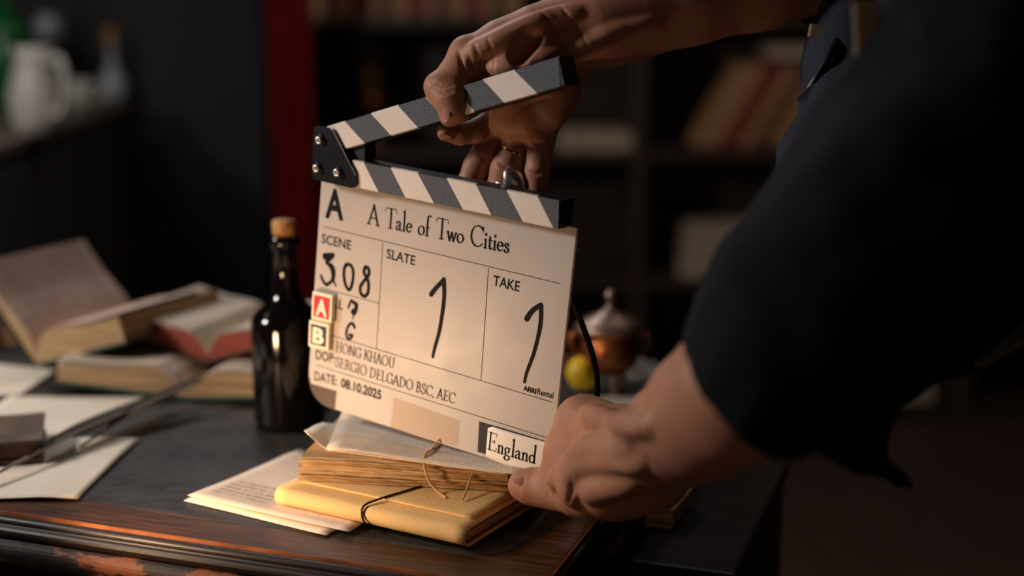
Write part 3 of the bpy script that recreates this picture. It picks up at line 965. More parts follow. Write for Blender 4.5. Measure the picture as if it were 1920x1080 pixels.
for v in bm.verts:
    z_ = v.co.z / .0215
    rr = 1 - .06 * z_
    v.co.x *= rr; v.co.y *= rr; v.co.z = v.co.z - .0045 * math.exp(-((v.co.x ** 2 + v.co.y ** 2) / .00003)) * (1 if z_ > 0 else -1) + .018
obj('skin', bm, M['yellow'], fr, True)
tube('stalk', [(0, 0, .031), (.001, .001, .037), (.003, .002, .041)], .0011, M['cord'], fr)
fr.rotation_euler = (1.15, 0, .5); fr.location.z = DESK_Z + .019; 
bm = bmesh.new()
gx = []
for i in range(22):
    r_ = []
    for j in range(16):
        u, v = i / 21, j / 15
        h = .004 + .022 * max(0, noise.noise(Vector((u * 3.1, v * 3.3, 5.2))) + .35) * math.sin(pi * u) ** .6 * math.sin(pi * v) ** .5
        r_.append(bm.verts.new((u * .13, v * .10, h)))
    gx.append(r_)
for i in range(21):
    for j in range(15): bm.faces.new((gx[i][j], gx[i + 1][j], gx[i + 1][j + 1], gx[i][j + 1]))
bmesh.ops.solidify(bm, geom=bm.faces[:], thickness=.0012)
cl = obj('folded_cloth', bm, M['cloth'], None, True)
cl.location = (*onz(1160, 722)[:2], DESK_Z + .001)
tag(cl, 'crumpled grey cloth on the desk right of the metal pot', 'cloth')

# side cabinet right of the desk, with the bundle it carries
cab = empty('side_stand', DM @ Vector((.019, .20, 0)), DR, 'narrow dark wooden stand close against the right end of the desk', 'stand')
box('carcass', 0.003, .095, 0.012, .34, .04, .700, M['black_wood'], cab, .004)
box('top', 0, .100, 0.002, .35, .700, .718, M['black_wood'], cab, .004)
d_ = box('door', .010, .088, .004, .012, .07, .68, M['black_wood'], cab, .003)
bmx = bmesh.new(); bmesh.ops.create_uvsphere(bmx, u_segments=12, v_segments=8, radius=.008, matrix=Matrix.Translation((.02, -.002, .4)))
obj('knob', bmx, M['copper'], d_, True)
for i in range(4): box('foot', .008 + (i % 2) * .06, .03 + (i % 2) * .06, .03 + (i // 2) * .26, .06 + (i // 2) * .26, 0, .04, M['black_wood'], cab)
pb = empty('paper_packet', DM @ Vector((.014, .290, .719)), DR - .05, 'orange lit packet of old paper on the narrow stand under the wrist', 'documents')
for k in range(6):
    box('leaf', -.002 * (k % 2), .026 + .001 * (k % 3), .0015 * ((k * 2) % 3), .07, .0036 * k, .0036 * k + .0031, M['page_edge'] if k % 3 else M['old_paper'], pb)

# ---------------------------------------------------------------- the clapperboard
SX = Vector((0.83533906, -0.54151995, -0.0946826))
SY = Vector((0.09594772, -0.02597282, 0.99504746))
SZ = SX.cross(SY)
SO = Vector((-0.18008064, 1.28582567, 1.06289241))
SW, SHt, STH = .28, .2194, .0035
slate = bpy.data.objects.new('clapperboard', None)
C.objects.link(slate)
slate.empty_display_size = .02
SM = Matrix(((SX.x, SY.x, SZ.x, SO.x), (SX.y, SY.y, SZ.y, SO.y), (SX.z, SY.z, SZ.z, SO.z), (0, 0, 0, 1)))
slate.matrix_world = SM
tag(slate, 'frosted film clapperboard with striped sticks held open by two hands', 'clapperboard')
SMI = SM.inverted()
SR = SM.to_3x3()

def bp(px, py, z=0.0):
    """photo pixel -> local xy on the plane of the board at local height z"""
    r = FW + RT * ((px - 960) / F) + UP * ((540 - py) / F)
    p0 = SO + SZ * z
    t = (p0 - CAM).dot(SZ) / r.dot(SZ)
    q = SMI @ (CAM + r * t)
    return Vector((q.x, q.y))

# board outline with a rounded lower left corner
BL_ = bp(583, 753); H_ = SHt
pts = [(0, .004), (SW, .004)]
def rc(cx, cy, r, a0, a1): return [(cx + r * math.cos(math.radians(a0 + (a1 - a0) * k / 6)), cy + r * math.sin(math.radians(a0 + (a1 - a0) * k / 6))) for k in range(7)]
pts += rc(SW - .012, -H_ + .012, .012, 0, -90) + rc(.027, -H_ + .027, .027, -90, -180)
bo = slab('board', pts, -STH, 0, M['acrylic'], slate)
bo['label'] = 'frosted white acrylic writing board'

def strip(name, a, b, w_, m, z=.0, th=.00012, parent=slate):
    a, b = Vector(a), Vector(b)
    d = (b - a).normalized(); n_ = Vector((-d.y, d.x)) * w_ / 2
    return slab(name, [a + n_, b + n_, b - n_, a - n_][::-1], z, z + th, m, parent)
for (x0, y0), (x1, y1) in (((606, 425), (1051, 532)), ((718, 454), (706, 654)), ((916, 502), (902, 712)), ((599, 539), (711, 568.5)), ((612, 626), (1035, 754)), ((592, 684), (1026, 821))):
    strip('ruled_line', bp(x0, y0), bp(x1, y1), .0006, M['ink_grey'])

# -- pen drawn lettering (serif face and marker strokes)
def A_(cx, cy, rx, ry, a0, a1, n_=14):
    return [(cx + rx * math.cos(math.radians(a0 + (a1 - a0) * k / n_)), cy + ry * math.sin(math.radians(a0 + (a1 - a0) * k / n_))) for k in range(n_ + 1)]
S_ = lambda x, y=0, w_=.13: [(x - w_, y), (x + w_, y)]     # serif, thin
# glyph: (advance, [strokes], [thin serifs])
G = {
 ' ': (.36, [], []),
 'A': (.80, [[(.08, 0), (.40, 1.02)], [(.38, 1.02), (.72, 0)], [(.19, .34), (.61, .34)]], [S_(.08), S_(.71)]),
 'B': (.74, [[(.2, 0), (.2, 1)], [(.2, 1)] + A_(.36, .76, .2, .24, 90, -90) + [(.2, .52)], [(.2, .52)] + A_(.38, .26, .25, .26, 90, -90) + [(.2, 0)]], [[(.06, 1), (.2, 1)], [(.06, 0), (.2, 0)]]),
 'C': (.84, [A_(.48, .5, .40, .51, 42, 318, 24)], [[(.79, 1.0), (.79, .72)]]),
 'D': (.92, [[(.2, 0), (.2, 1)], [(.2, 1)] + A_(.36, .5, .44, .5, 90, -90, 20) + [(.2, 0)]], [[(.06, 1), (.2, 1)], [(.06, 0), (.2, 0)]]),
 'E': (.72, [[(.2, 0), (.2, 1)]], [[(.06, 1), (.62, 1), (.62, .84)], [(.2, .52), (.5, .52)], [(.5, .42), (.5, .62)], [(.06, 0), (.64, 0), (.68, .18)]]),
 'G': (.92, [A_(.48, .5, .40, .51, 42, 330, 24), [(.80, .42), (.80, .08)]], [[(.79, 1.0), (.79, .74)], S_(.78, .43, .13)]),
 'H': (.94, [[(.2, 0), (.2, 1)], [(.74, 0), (.74, 1)]], [[(.2, .5), (.74, .5)], S_(.2), S_(.2, 1), S_(.74), S_(.74, 1)]),
 'I': (.40, [[(.2, 0), (.2, 1)]], [S_(.2), S_(.2, 1)]),
 'K': (.84, [[(.2, 0), (.2, 1)], [(.70, 1), (.22, .42)], [(.36, .60), (.78, 0)]], [S_(.2), S_(.2, 1), S_(.7, 1, .1), S_(.76, 0, .1)]),
 'L': (.70, [[(.2, 0), (.2, 1)]], [S_(.2, 1), [(.06, 0), (.62, 0), (.66, .2)]]),
 'N': (.96, [[(.18, 0), (.18, 1)], [(.16, 1), (.78, 0)], [(.78, 0), (.78, 1)]], [S_(.18), S_(.15, 1, .1), S_(.78, 1)]),
 'O': (.98, [A_(.49, .5, .41, .51, 0, 360, 28)], []),
 'R': (.80, [[(.2, 0), (.2, 1)], [(.2, 1)] + A_(.38, .75, .2, .25, 90, -90) + [(.2, .5)], [(.38, .5), (.76, 0)]], [S_(.2), [(.06, 1), (.2, 1)], S_(.76, 0, .06)]),
 'S': (.62, [[(.50, .84), (.42, .97), (.28, 1.01), (.13, .92), (.10, .76), (.2, .62), (.38, .48), (.52, .34), (.52, .14), (.38, .0), (.22, -.01), (.08, .14)]], [[(.51, .98), (.51, .76)], [(.07, .02), (.07, .26)]]),
 'T': (.74, [[(.40, 0), (.40, 1)]], [[(.02, .82), (.06, 1), (.74, 1), (.78, .82)], S_(.40, 0, .15)]),
 'U': (.94, [[(.2, 1), (.2, .3)] + A_(.47, .3, .27, .31, 180, 360) + [(.74, 1)]], [S_(.2, 1), S_(.74, 1)]),
 'a': (.42, [[(.07, .33), (.13, .42), (.24, .42), (.29, .33), (.29, .06), (.36, -.01)], [(.29, .26), (.13, .2), (.06, .1), (.12, 0), (.22, .02), (.29, .1)]], []),
 'c': (.40, [A_(.22, .21, .16, .22, 45, 320)], []),
 'd': (.50, [A_(.21, .21, .15, .22, 0, 360, 20), [(.37, 1.02), (.37, 0)]], [[(.27, .97), (.37, 1.02)], [(.37, 0), (.46, 0)]]),
 'e': (.42, [[(.07, .25), (.36, .25)] + A_(.21, .22, .16, .22, 10, 318)], []),
 'f': (.32, [[(.15, 0), (.15, .85), (.22, 1.02), (.33, 1.0)]], [[(.03, .42), (.3, .42)], S_(.15, 0, .11)]),
 'g': (.46, [A_(.2, .28, .13, .15, 0, 360, 20), [(.12, .14), (.08, .05), (.18, .0), (.34, -.04), (.38, -.16), (.26, -.28), (.12, -.27), (.05, -.17), (.12, -.05)]], [[(.3, .36), (.42, .44)]]),
 'i': (.27, [[(.14, 0), (.14, .42)]], [S_(.14, 0, .1), [(.05, .38), (.14, .42)]]),
 'l': (.27, [[(.14, 0), (.14, 1.02)]], [S_(.14, 0, .1), [(.04, .95), (.14, 1.02)]]),
 'n': (.50, [[(.13, 0), (.13, .42)], [(.13, .30), (.22, .42), (.33, .42), (.37, .32), (.37, 0)]], [S_(.13, 0, .1), S_(.37, 0, .1), [(.04, .38), (.13, .42)]]),
 'o': (.46, [A_(.23, .21, .18, .22, 0, 360, 22)], []),
 's': (.36, [[(.28, .34), (.22, .42), (.13, .43), (.08, .34), (.14, .25), (.25, .17), (.29, .08), (.22, -.01), (.12, -.01), (.05, .08)]], []),
 't': (.29, [[(.13, .58), (.13, .08), (.19, -.01), (.27, .05)]], [[(.02, .42), (.26, .42)]]),
 'w': (.62, [[(.05, .42), (.18, 0)], [(.18, 0), (.31, .42)], [(.30, .42), (.43, 0)], [(.43, 0), (.57, .42)]], [S_(.05, .42, .07), S_(.57, .42, .07)]),
 ',': (.24, [[(.13, .05), (.13, -.02), (.07, -.14)]], []),
}
def add_stroke(bm, pts, wf, z0, z1):
    """ribbon of varying width with round ends, given thickness"""
    n_ = len(pts)
    L, R = [], []
    for i, p in enumerate(pts):
        d = Vector(pts[min(i + 1, n_ - 1)]) - Vector(pts[max(i - 1, 0)])
        if d.length < 1e-9: d = Vector((1, 0))
        d.normalize()
        w_ = wf(i / (n_ - 1), d) / 2
        q = Vector((-d.y, d.x)) * w_
        L.append(Vector(p) + q); R.append(Vector(p) - q)
    def cap(p, q, d):
        c = (p + q) / 2; r = (p - q) / 2
        rl = r.length
        return [c + r * math.cos(a) + d * rl * math.sin(a) for a in (pi / 4, pi / 2, 3 * pi / 4)]
    d0 = (Vector(pts[0]) - Vector(pts[1])).normalized(); d1 = (Vector(pts[-1]) - Vector(pts[-2])).normalized()
    for z in (z1,):
        l = [bm.verts.new((p.x, p.y, z)) for p in L]; r = [bm.verts.new((p.x, p.y, z)) for p in R]
        for i in range(n_ - 1): bm.faces.new((l[i], r[i], r[i + 1], l[i + 1]))
        c0 = [bm.verts.new((p.x, p.y, z)) for p in cap(R[0], L[0], d0)]
        bm.faces.new([l[0], *c0[::-1], r[0]])
        c1 = [bm.verts.new((p.x, p.y, z)) for p in cap(L[-1], R[-1], d1)]
        bm.faces.new([r[-1], *c1[::-1], l[-1]])

def flat_obj(name, bm, m, parent, th=.0001):
    bmesh.ops.recalc_face_normals(bm, faces=bm.faces)
    for f in bm.faces:
        if f.normal.z < 0: f.normal_flip()
    return link(name, (lambda me: (bm.to_mesh(me), bm.free(), me)[2])(bpy.data.meshes.new(name)), m, parent)

def frame2d(p0, p1, h_):
    """baseline start/end in board xy -> function mapping text units to board xy"""
    e_ = (p1 - p0); e1 = e_.normalized(); e2_ = Vector((-e1.y, e1.x))
    return e_.length, e1, e2_

def serif(text, p0, p1, h_, m, name, thick=.12, thin=.05, z=.0002, parent=slate, zf=None):
    p0, p1 = Vector(p0), Vector(p1)
    Lw, e1, e2_ = frame2d(p0, p1, h_)
    tot = sum(G[c][0] for c in text)
    sx, sy = Lw / tot, h_
    bm = bmesh.new()
    x = 0
    nib = math.radians(20)
    for k_, c in enumerate(text):
        adv, main, ser = G[c]
        def tr(pl): return [tuple(p0 + e1 * ((x + a) * sx) + e2_ * (b * sy)) for a, b in pl]
        zz = z + .00001 * (k_ % 2)
        for pl in main:
            q = pl if len(pl) < 3 or len(pl) > 13 else [tuple(v)[:2] for v in catmull([(a, b, 0) for a, b in pl], 5)]
            def wf(t, d):
                th_ = math.atan2(d.dot(e2_), d.dot(e1))
                return h_ * (thin + (thick - thin) * abs(math.sin(th_ - nib)) ** 1.3)
            add_stroke(bm, tr(q), wf, 0, zz)
        for pl in ser: add_stroke(bm, tr(pl), lambda t, d: h_ * thin, 0, zz)
        if c == 'i': add_stroke(bm, tr([(.14, .66), (.14, .67)]), lambda t, d: h_ * thick * 1.25, 0, zz)
        x += adv
    if zf:
        for v in bm.verts: v.co.z += zf(v.co.x, v.co.y)
    return flat_obj(name, bm, m, parent)

def sans(text, p0, p1, h_, m, name, bold=0.0, z=.0002, parent=slate):
    p0, p1 = Vector(p0), Vector(p1)
    cu_ = bpy.data.curves.new('t', 'FONT')
    cu_.body = text
    cu_.size = 1
    cu_.offset = bold
    cu_.resolution_u = 4
    o = bpy.data.objects.new('t', cu_)
    C.objects.link(o)
    dg = bpy.context.evaluated_depsgraph_get()
    me = bpy.data.meshes.new_from_object(o.evaluated_get(dg))
    bpy.data.objects.remove(o)
    xs = [v.co.x for v in me.vertices]; ys = [v.co.y for v in me.vertices if v.co.y > -.05 or True]
    x0, x1, y1 = min(xs), max(xs), max(ys)
    Lw, e1, e2_ = frame2d(p0, p1, h_)
    for v in me.vertices:
        q = p0 + e1 * ((v.co.x - x0) / (x1 - x0) * Lw) + e2_ * (v.co.y / y1 * h_)
        v.co = (q.x, q.y, z)
    me.name = name
    return link(name, me, m, parent)

def marker(name, pts, w_, m, z=.00025, parent=slate, sm=5):
    bm = bmesh.new()
    for k_, (pl, w0, w1) in enumerate(pts):
        q = catmull([(*bp(*p), 0) for p in pl], sm)
        add_stroke(bm, [(v.x, v.y) for v in q], (lambda a, b: (lambda t, d: (a + (b - a) * t) * w_))(w0, w1), 0, z + .00001 * k_)
    return flat_obj(name, bm, m, parent)

slab('clear_film', [bp(*p) for p in ((664, 368), (958, 440), (954, 487), (661, 434))], .00002, .00008, M['acrylic'], slate)['label'] = 'clear adhesive film carrying the title'
def hpx(px, py, dy): return (bp(px, py) - bp(px, py - dy)).length
sans('A', bp(609.5, 406), bp(644, 412), hpx(625, 406, 55), M['ink'], 'camera_letter', .03)
serif('A Tale of Two Cities', bp(689, 419), bp(955, 474), hpx(820, 440, 37.5), M['ink'], 'title_lettering', .12, .05)
sans('SCENE', bp(603, 455), bp(658, 468.5), hpx(630, 460, 17.5), M['ink_grey'], 'scene_lettering', .012)
sans('SLATE', bp(724.5, 483.5), bp(778, 497.5), hpx(750, 490, 18), M['ink_grey'], 'slate_lettering', .012)
sans('TAKE', bp(924, 534.5), bp(973.5, 547), hpx(950, 540, 19.5), M['ink'], 'take_lettering', .012)
sans('ROLL', bp(600, 569), bp(643, 581), hpx(620, 575, 17), M['ink_grey'], 'roll_lettering', .012)
sans('DIR:', bp(592, 645), bp(621.5, 654), hpx(610, 650, 17), M['ink_grey'], 'director_lettering', .012)
sans('DOP:', bp(592, 672.5), bp(628, 681), hpx(610, 678, 17.5), M['ink_grey'], 'photography_lettering', .012)
sans('DATE:', bp(589.5, 712.5), bp(632, 722.5), hpx(610, 715, 17.5), M['ink_grey'], 'date_lettering', .012)
sans('08.10.2025', bp(639, 725), bp(714.5, 749), hpx(680, 740, 17.5), M['ink'], 'date_digits', .028)
serif('HONG KHAOU', bp(629.5, 658), bp(740, 690.5), hpx(690, 670, 18.5), M['ink_grey'], 'director_name', .115, .06)
serif('SERGIO DELGADO BSC, AEC', bp(628.5, 686.5), bp(853, 756.5), hpx(740, 700, 18.5), M['ink_grey'], 'photographer_name', .12, .06)
sans('ARRI', bp(981, 731.5), bp(1005, 738.2), hpx(990, 733, 9.5), M['ink'], 'rental_lettering', .05)
sans('Rental', bp(1007, 738.8), bp(1037, 747), hpx(1020, 740, 11.5), M['ink'], 'rental_lettering', .015)
c1 = lambda x, y: (560 + x / 4.5, 320 + y / 4.5)
marker('scene_number', [
    ([c1(215, 712), c1(262, 708), c1(295, 712), c1(262, 750), c1(235, 775), c1(280, 800), c1(300, 850), c1(290, 920), c1(235, 960), c1(205, 925), c1(190, 885)], 1, .8),
    ([c1(212, 715), c1(222, 740), c1(262, 735), c1(288, 725)], .9, .9), ([c1(240, 780), c1(265, 810), c1(285, 870), c1(280, 930)], .8, .6), ([c1(238, 965), c1(290, 930), c1(315, 972)], .9, .5),
    ([c1(402, 790), c1(385, 830), c1(383, 900), c1(400, 970), c1(428, 1005), c1(450, 960), c1(462, 880), c1(452, 815), c1(425, 790), c1(400, 800)], .95, .9),
    ([c1(560, 815), c1(552, 860), c1(575, 905), c1(590, 950), c1(585, 1025), c1(560, 1058), c1(528, 1040), c1(520, 985), c1(545, 940), c1(585, 890), c1(595, 845), c1(578, 815), c1(558, 818)], .95, .95)], .0036, M['ink'])
c3 = lambda x, y: (570 + x / 6.355, 530 + y / 6.355)
marker('roll_number', [([c3(530, 300), c3(545, 255), c3(568, 215), c3(600, 240), c3(630, 255), c3(625, 320), c3(600, 370), c3(575, 345), c3(615, 320)], .8, 1.3),
    ([c3(570, 215), c3(620, 270), c3(600, 350)], 1.2, 1.2), ([c3(590, 370), c3(583, 435)], .7, .3),
    ([c3(605, 535), c3(580, 485), c3(545, 495), c3(515, 550), c3(505, 610), c3(520, 660), c3(555, 665), c3(580, 625), c3(540, 622)], 1, .9)], .0028, M['ink'])
c2 = lambda x, y: (560 + x / 2.842, 420 + y / 2.842)
marker('slate_number', [([c2(706, 375), c2(735, 338), c2(775, 296)], 1.3, 1.1), ([c2(774, 296), c2(775, 400), c2(752, 560), c2(725, 660), c2(715, 708)], 1.25, .8)], .0037, M['ink'])
c4 = lambda x, y: (840 + x / 2.842, 420 + y / 2.842)
marker('take_number', [([c4(420, 505), c4(450, 462), c4(494, 430)], 1.5, 1.1), ([c4(496, 432), c4(492, 540), c4(460, 680), c4(420, 790), c4(408, 842)], 1.25, .75)], .0036, M['ink'])

# label card over a dark strip
slab('cloth_tape', [bp(*p) for p in ((899, 790), (1060, 838), (1052, 892), (896, 847))], 0, .0006, M['tape'], slate)['label'] = 'black cloth tape strip'
bow = lambda x, y: .0022 * math.sin(max(0, min(1, (x - .185) / .09)) * pi) + .0008
cc = [bp(*p) for p in ((919, 796), (1050, 836), (1042, 905), (914, 856))]
bm = bmesh.new()
N = 16
def card_edge(u, v):
    p = (cc[0] * (1 - u) + cc[1] * u) * (1 - v) + (cc[3] * (1 - u) + cc[2] * u) * v
    return p
tp, bt_ = [], []
for i in range(N + 1):
    for j in range(9):
        u, v = i / N, j / 8
        if u < .08:      # rounded ends
            v = .5 + (v - .5) * (1 - .16 * (1 - u / .08) ** 2)
        p = card_edge(u, v)
        b = bow(p.x, p.y)
        tp.append(bm.verts.new((p.x, p.y, b + .0005))); bt_.append(bm.verts.new((p.x, p.y, b)))
k9 = lambda i, j: i * 9 + j
for i in range(N):
    for j in range(8):
        bm.faces.new((tp[k9(i, j)], tp[k9(i, j + 1)], tp[k9(i + 1, j + 1)], tp[k9(i + 1, j)]))
        bm.faces.new((bt_[k9(i, j)], bt_[k9(i + 1, j)], bt_[k9(i + 1, j + 1)], bt_[k9(i, j + 1)]))
rim = [k9(i, 0) for i in range(N + 1)] + [k9(N, j) for j in range(1, 9)] + [k9(i, 8) for i in range(N - 1, -1, -1)] + [k9(0, j) for j in range(7, 0, -1)]
for a, b in zip(rim, rim[1:] + rim[:1]): bm.faces.new((tp[a], tp[b], bt_[b], bt_[a]))
obj('name_card', bm, M['card'], slate, True)['label'] = 'glossy white card reading England'
serif('England', bp(916, 839.5), bp(1007, 868.5), hpx(960, 850, 33), M['ink'], 'card_lettering', .10, .05, z=.0006, zf=lambda x, y: bow(x, y) + .0001)
# thin beige patch on the front, tinted duller than the board, and dark corner patch
slab('matte_patch', [bp(*p) for p in ((738, 745), (862, 789), (858, 838), (733, 801))], 0.00002, .0001, M['patch'], slate)['label'] = 'duller beige patch'
cp = [bp(583, 719), bp(631, 733), bp(628, 769)] + [Vector(q) for q in rc(.027, -H_ + .027, .0268, -97, -180)]
slab('corner_patch', cp, .0001, .0004, mat('brown_film', srgb(86, 68, 58), .35), slate)['label'] = 'brown film patch on the rounded corner'

# sticks: black bars, stripes as thin inlays
BZ0, BZ1 = -.009, .0135
k1 = lambda x, y: (560 + x / 2.571, 60 + y / 2.571)
def bar(name, p, m):
    """p = four local xy corners, front face at BZ1; chamfered front edges"""
    bm = bmesh.new()
    c = sum(p, Vector((0, 0))) / 4
    rings = []
    for z, s in ((BZ0, 0), (BZ1 - .0012, 0), (BZ1, .0011)):
        r_ = []
        for i, q in enumerate(p):
            a = (p[(i + 1) % 4] - q).normalized(); b = (p[i - 1] - q).normalized()
            q2 = q + (a + b) * s
            r_.append(bm.verts.new((q2.x, q2.y, z)))
        rings.append(r_)
    bm.faces.new(rings[0]); bm.faces.new(rings[-1])
    for a, b in zip(rings, rings[1:]):
        for i in range(4): bm.faces.new((a[i], a[(i + 1) % 4], b[(i + 1) % 4], b[i]))
    return obj(name, bm, m, slate)
lo_tl, lo_tr, lo_br, lo_bl = bp(*k1(258, 620), BZ1), bp(*k1(1262, 808), BZ1), bp(*k1(1254, 955), BZ1), bp(*k1(272, 745), BZ1)
# lower stick made straight: use its mean direction
ld = ((lo_tr - lo_tl) + (lo_br - lo_bl)).normalized(); ln = Vector((-ld.y, ld.x))
lc = (lo_tl + lo_bl) / 2; lh = ((lo_tl - lo_bl).dot(ln) + (lo_tr - lo_br).dot(ln)) / 4
le = ((lo_tr - lc).dot(ld) + (lo_br - lc).dot(ld)) / 2
lc = (lo_tl + lo_bl + lo_tr + lo_br) / 4 - ld * le / 2
loP = [lc - ld * .045 + ln * lh, lc + ld * le + ln * lh, lc + ld * le - ln * lh, lc - ld * .045 - ln * lh]
lb = bar('lower_stick', loP[::-1], M['bar_black'])
up_tl, up_tr, up_br, up_bl = bp(*k1(222, 430), BZ1), bp(*k1(1258, 116), BZ1), bp(*k1(1268, 258), BZ1), bp(*k1(320, 540), BZ1)
ud = (up_tr - up_tl).normalized(); un = Vector((-ud.y, ud.x))
uh = ((up_tl - up_bl).dot(un) + (up_tr - up_br).dot(un)) / 4
uc = up_tl - un * uh; ue = (up_tr - uc).dot(ud)
upP = [uc - ud * .028 + un * uh, uc + ud * ue + un * uh, uc + ud * ue - un * uh, uc - ud * .028 - un * uh]
ub_ = bar('upper_stick', upP[::-1], M['bar_black'])
def stripes(parent, c, d, n_, h_, tops, bots, cols, ext):
    for i in range(len(tops) - 1):
        q = []
        for (x, y), s in ((tops[i], 1), (tops[i + 1], 1), (bots[i + 1], -1), (bots[i], -1)):
            v = bp(*k1(x, y), BZ1) - c
            q.append(c + d * v.dot(d) + n_ * s * (h_ - .0004))
        light = cols[i % 2] == 'l'
        slab('stripe', q[::-1], BZ1 - .0002, BZ1 + .00045, M['stripe_light'] if light else M['stripe_dark'], parent)['label'] = 'cream stripe' if light else 'charcoal stripe'
        if light:      # the cream paint wraps over the chamfered edges
            for s, e0, e1_ in ((1, q[0], q[1]), (-1, q[3], q[2])):
                bm = bmesh.new()
                o1 = n_ * s * .0010; 
                a = [(e0, BZ1 + .00045), (e1_, BZ1 + .00045), (e1_ + n_ * s * .0007, BZ1 - .0010), (e0 + n_ * s * .0007, BZ1 - .0010)]
                vs_ = [bm.verts.new((p.x, p.y, z)) for p, z in a]
                bm.faces.new(vs_)
                b = [(e1_ + n_ * s * .0007, BZ1 - .0010), (e0 + n_ * s * .0007, BZ1 - .0010), (e0 + n_ * s * .0007, BZ1 - .004), (e1_ + n_ * s * .0007, BZ1 - .004)]
                bm.faces.new([bm.verts.new((p.x, p.y, z)) for p, z in b])
                obj('stripe_edge', bm, M['stripe_light'], parent)
stripes(lb, lc, ld, ln, lh, [(258, 620), (315, 630), (445, 657), (575, 682), (715, 710), (855, 738), (1003, 765), (1152, 793), (1256, 812)],
        [(276, 745), (385, 773), (515, 800), (653, 830), (792, 860), (930, 885), (1082, 917), (1228, 947), (1252, 950)], 'ld', 0)
stripes(ub_, uc, ud, un, uh, [(135, 455), (225, 432), (350, 395), (480, 355), (613, 315), (750, 272), (890, 232), (1040, 185), (1254, 120)],
        [(222, 560), (318, 535), (445, 495), (575, 458), (705, 420), (848, 378), (990, 335), (1150, 295), (1262, 262)], 'ld', 0)
# hinge
k6 = lambda x, y: (575 + x / 7.714, 225 + y / 7.714)
hp = [bp(*k6(x, y), .0165) for x, y in ((105, 130), (120, 98), (160, 84), (345, 118), (375, 140), (690, 760), (712, 800), (718, 950), (705, 975), (650, 985), (100, 860), (82, 835), (90, 400))]
slab('hinge_plate', hp[::-1], .0148, .0165, M['dark_metal'], slate)['label'] = 'black hinge plate with bare bright edge'
e_pts = [(*bp(*k6(x, y), .0166), .0166) for x, y in ((350, 122), (375, 142), (690, 760), (712, 800))]
tube('bare_edge', e_pts, .0004, M['steel'], slate, 6, 0)
slab('hinge_plate', [p + Vector((.002, 0)) for p in hp[::-1]], -.0112, -.0095, M['dark_metal'], slate)
hb_ = [bp(*k6(x, y), .0) for x, y in ((430, 330), (900, 330), (930, 380), (930, 560), (880, 600), (300, 560))]
slab('hinge_block', hb_[::-1], -.007, .009, M['black'], slate)
for bx, by in ((160, 295), (122, 703), (418, 765)):
    p = bp(*k6(bx, by), .021)
    b = lathe('bolt', [(0, .0145), (.0058, .0145), (.006, .0165), (.0052, .0172), (.0052, .0174), (0, .0174)], M['black'], slate, 20, (p.x, p.y, 0))
    lathe('bolt_head', [(0, .0172), (.0036, .0172), (.0036, .0205), (.0031, .0211), (.0022, .0211), (.0018, .0206), (.0018, .0188), (0, .0188)], M['steel'], b, 20, (p.x, p.y, 0))

# letter tiles stuck to the left edge
def tile(px4, col, ch, label, rot):
    c = sum((bp(*p, .006) for p in px4), Vector((0, 0))) / 4
    p = [bp(*q, .006) for q in px4]
    ex = ((p[1] - p[0]) + (p[2] - p[3])) / 2; ey = ((p[0] - p[3]) + (p[1] - p[2])) / 2
    W_, H2 = ex.length, ey.length
    t = bpy.data.objects.new('letter_tile', None)
    C.objects.link(t)
    t.empty_display_size = .01
    t.matrix_world = SM @ Matrix.Translation((c.x, c.y, .0004)) @ Matrix.Rotation(math.atan2(ex.y, ex.x), 4, 'Z')
    tag(t, label, 'letter tile')
    bm = bmesh.new(); add_box(bm, -W_ / 2, W_ / 2, -H2 / 2, H2 / 2, 0, .0058, .0006)
    obj('tile_body', bm, M['cream'], t)['label'] = 'cream border and sides'
    a, b = W_ / 2 - .0026, H2 / 2 - .0030
    slab('tile_face', [(-a, -b), (a, -b), (a, b), (-a, b)], .0056, .00605, M[col], t)
    sans(ch, (-a * .72, -b * .74), (a * .72, -b * .74), b * 1.5, M['cream'], 'tile_letter', .045, .0063, t)
    return t
tile([(587, 546), (624, 554.5), (620, 606), (583, 597)], 'red', 'A', 'red letter tile with a cream A on the left edge of the clapperboard', 0)
tile([(580, 600), (618, 609), (614, 657.5), (578, 649)], 'navy', 'B', 'dark blue letter tile with a cream B on the left edge of the clapperboard', 0)

cb_ = tube('slate_cable', [at(1050, 520, 1.175), at(1072, 560, 1.185), at(1092, 610, 1.19), at(1112, 670, 1.195), at(1120, 725, 1.2), at(1112, 775, 1.2), at(1088, 800, 1.195), at(1070, 808, 1.19)], .0027, M['black'], None, 10, 10)
tag(cb_, 'black cable looping from behind the board down to the lower hand', 'cable')

# ---------------------------------------------------------------- the person
person = empty('person', (.72, 1.15, 0), 0, 'person in a black short-sleeved shirt leaning in, holding the clapperboard with both hands', 'person')
POFF = Vector((.72, 1.15, 0))
def J(l): return [at(x, y, d) for x, y, d, r in l], [r * d / F for x, y, d, r in l]
def grid(lo, hi, h_): return Sculpt(lo, hi, h_)
def bounds(chains, pad=.012):
    P = [p for c in chains for p in c]
    lo = [min(p[i] for p in P) - pad for i in range(3)]; hi = [max(p[i] for p in P) + pad for i in range(3)]
    return lo, hi

VH = .0013
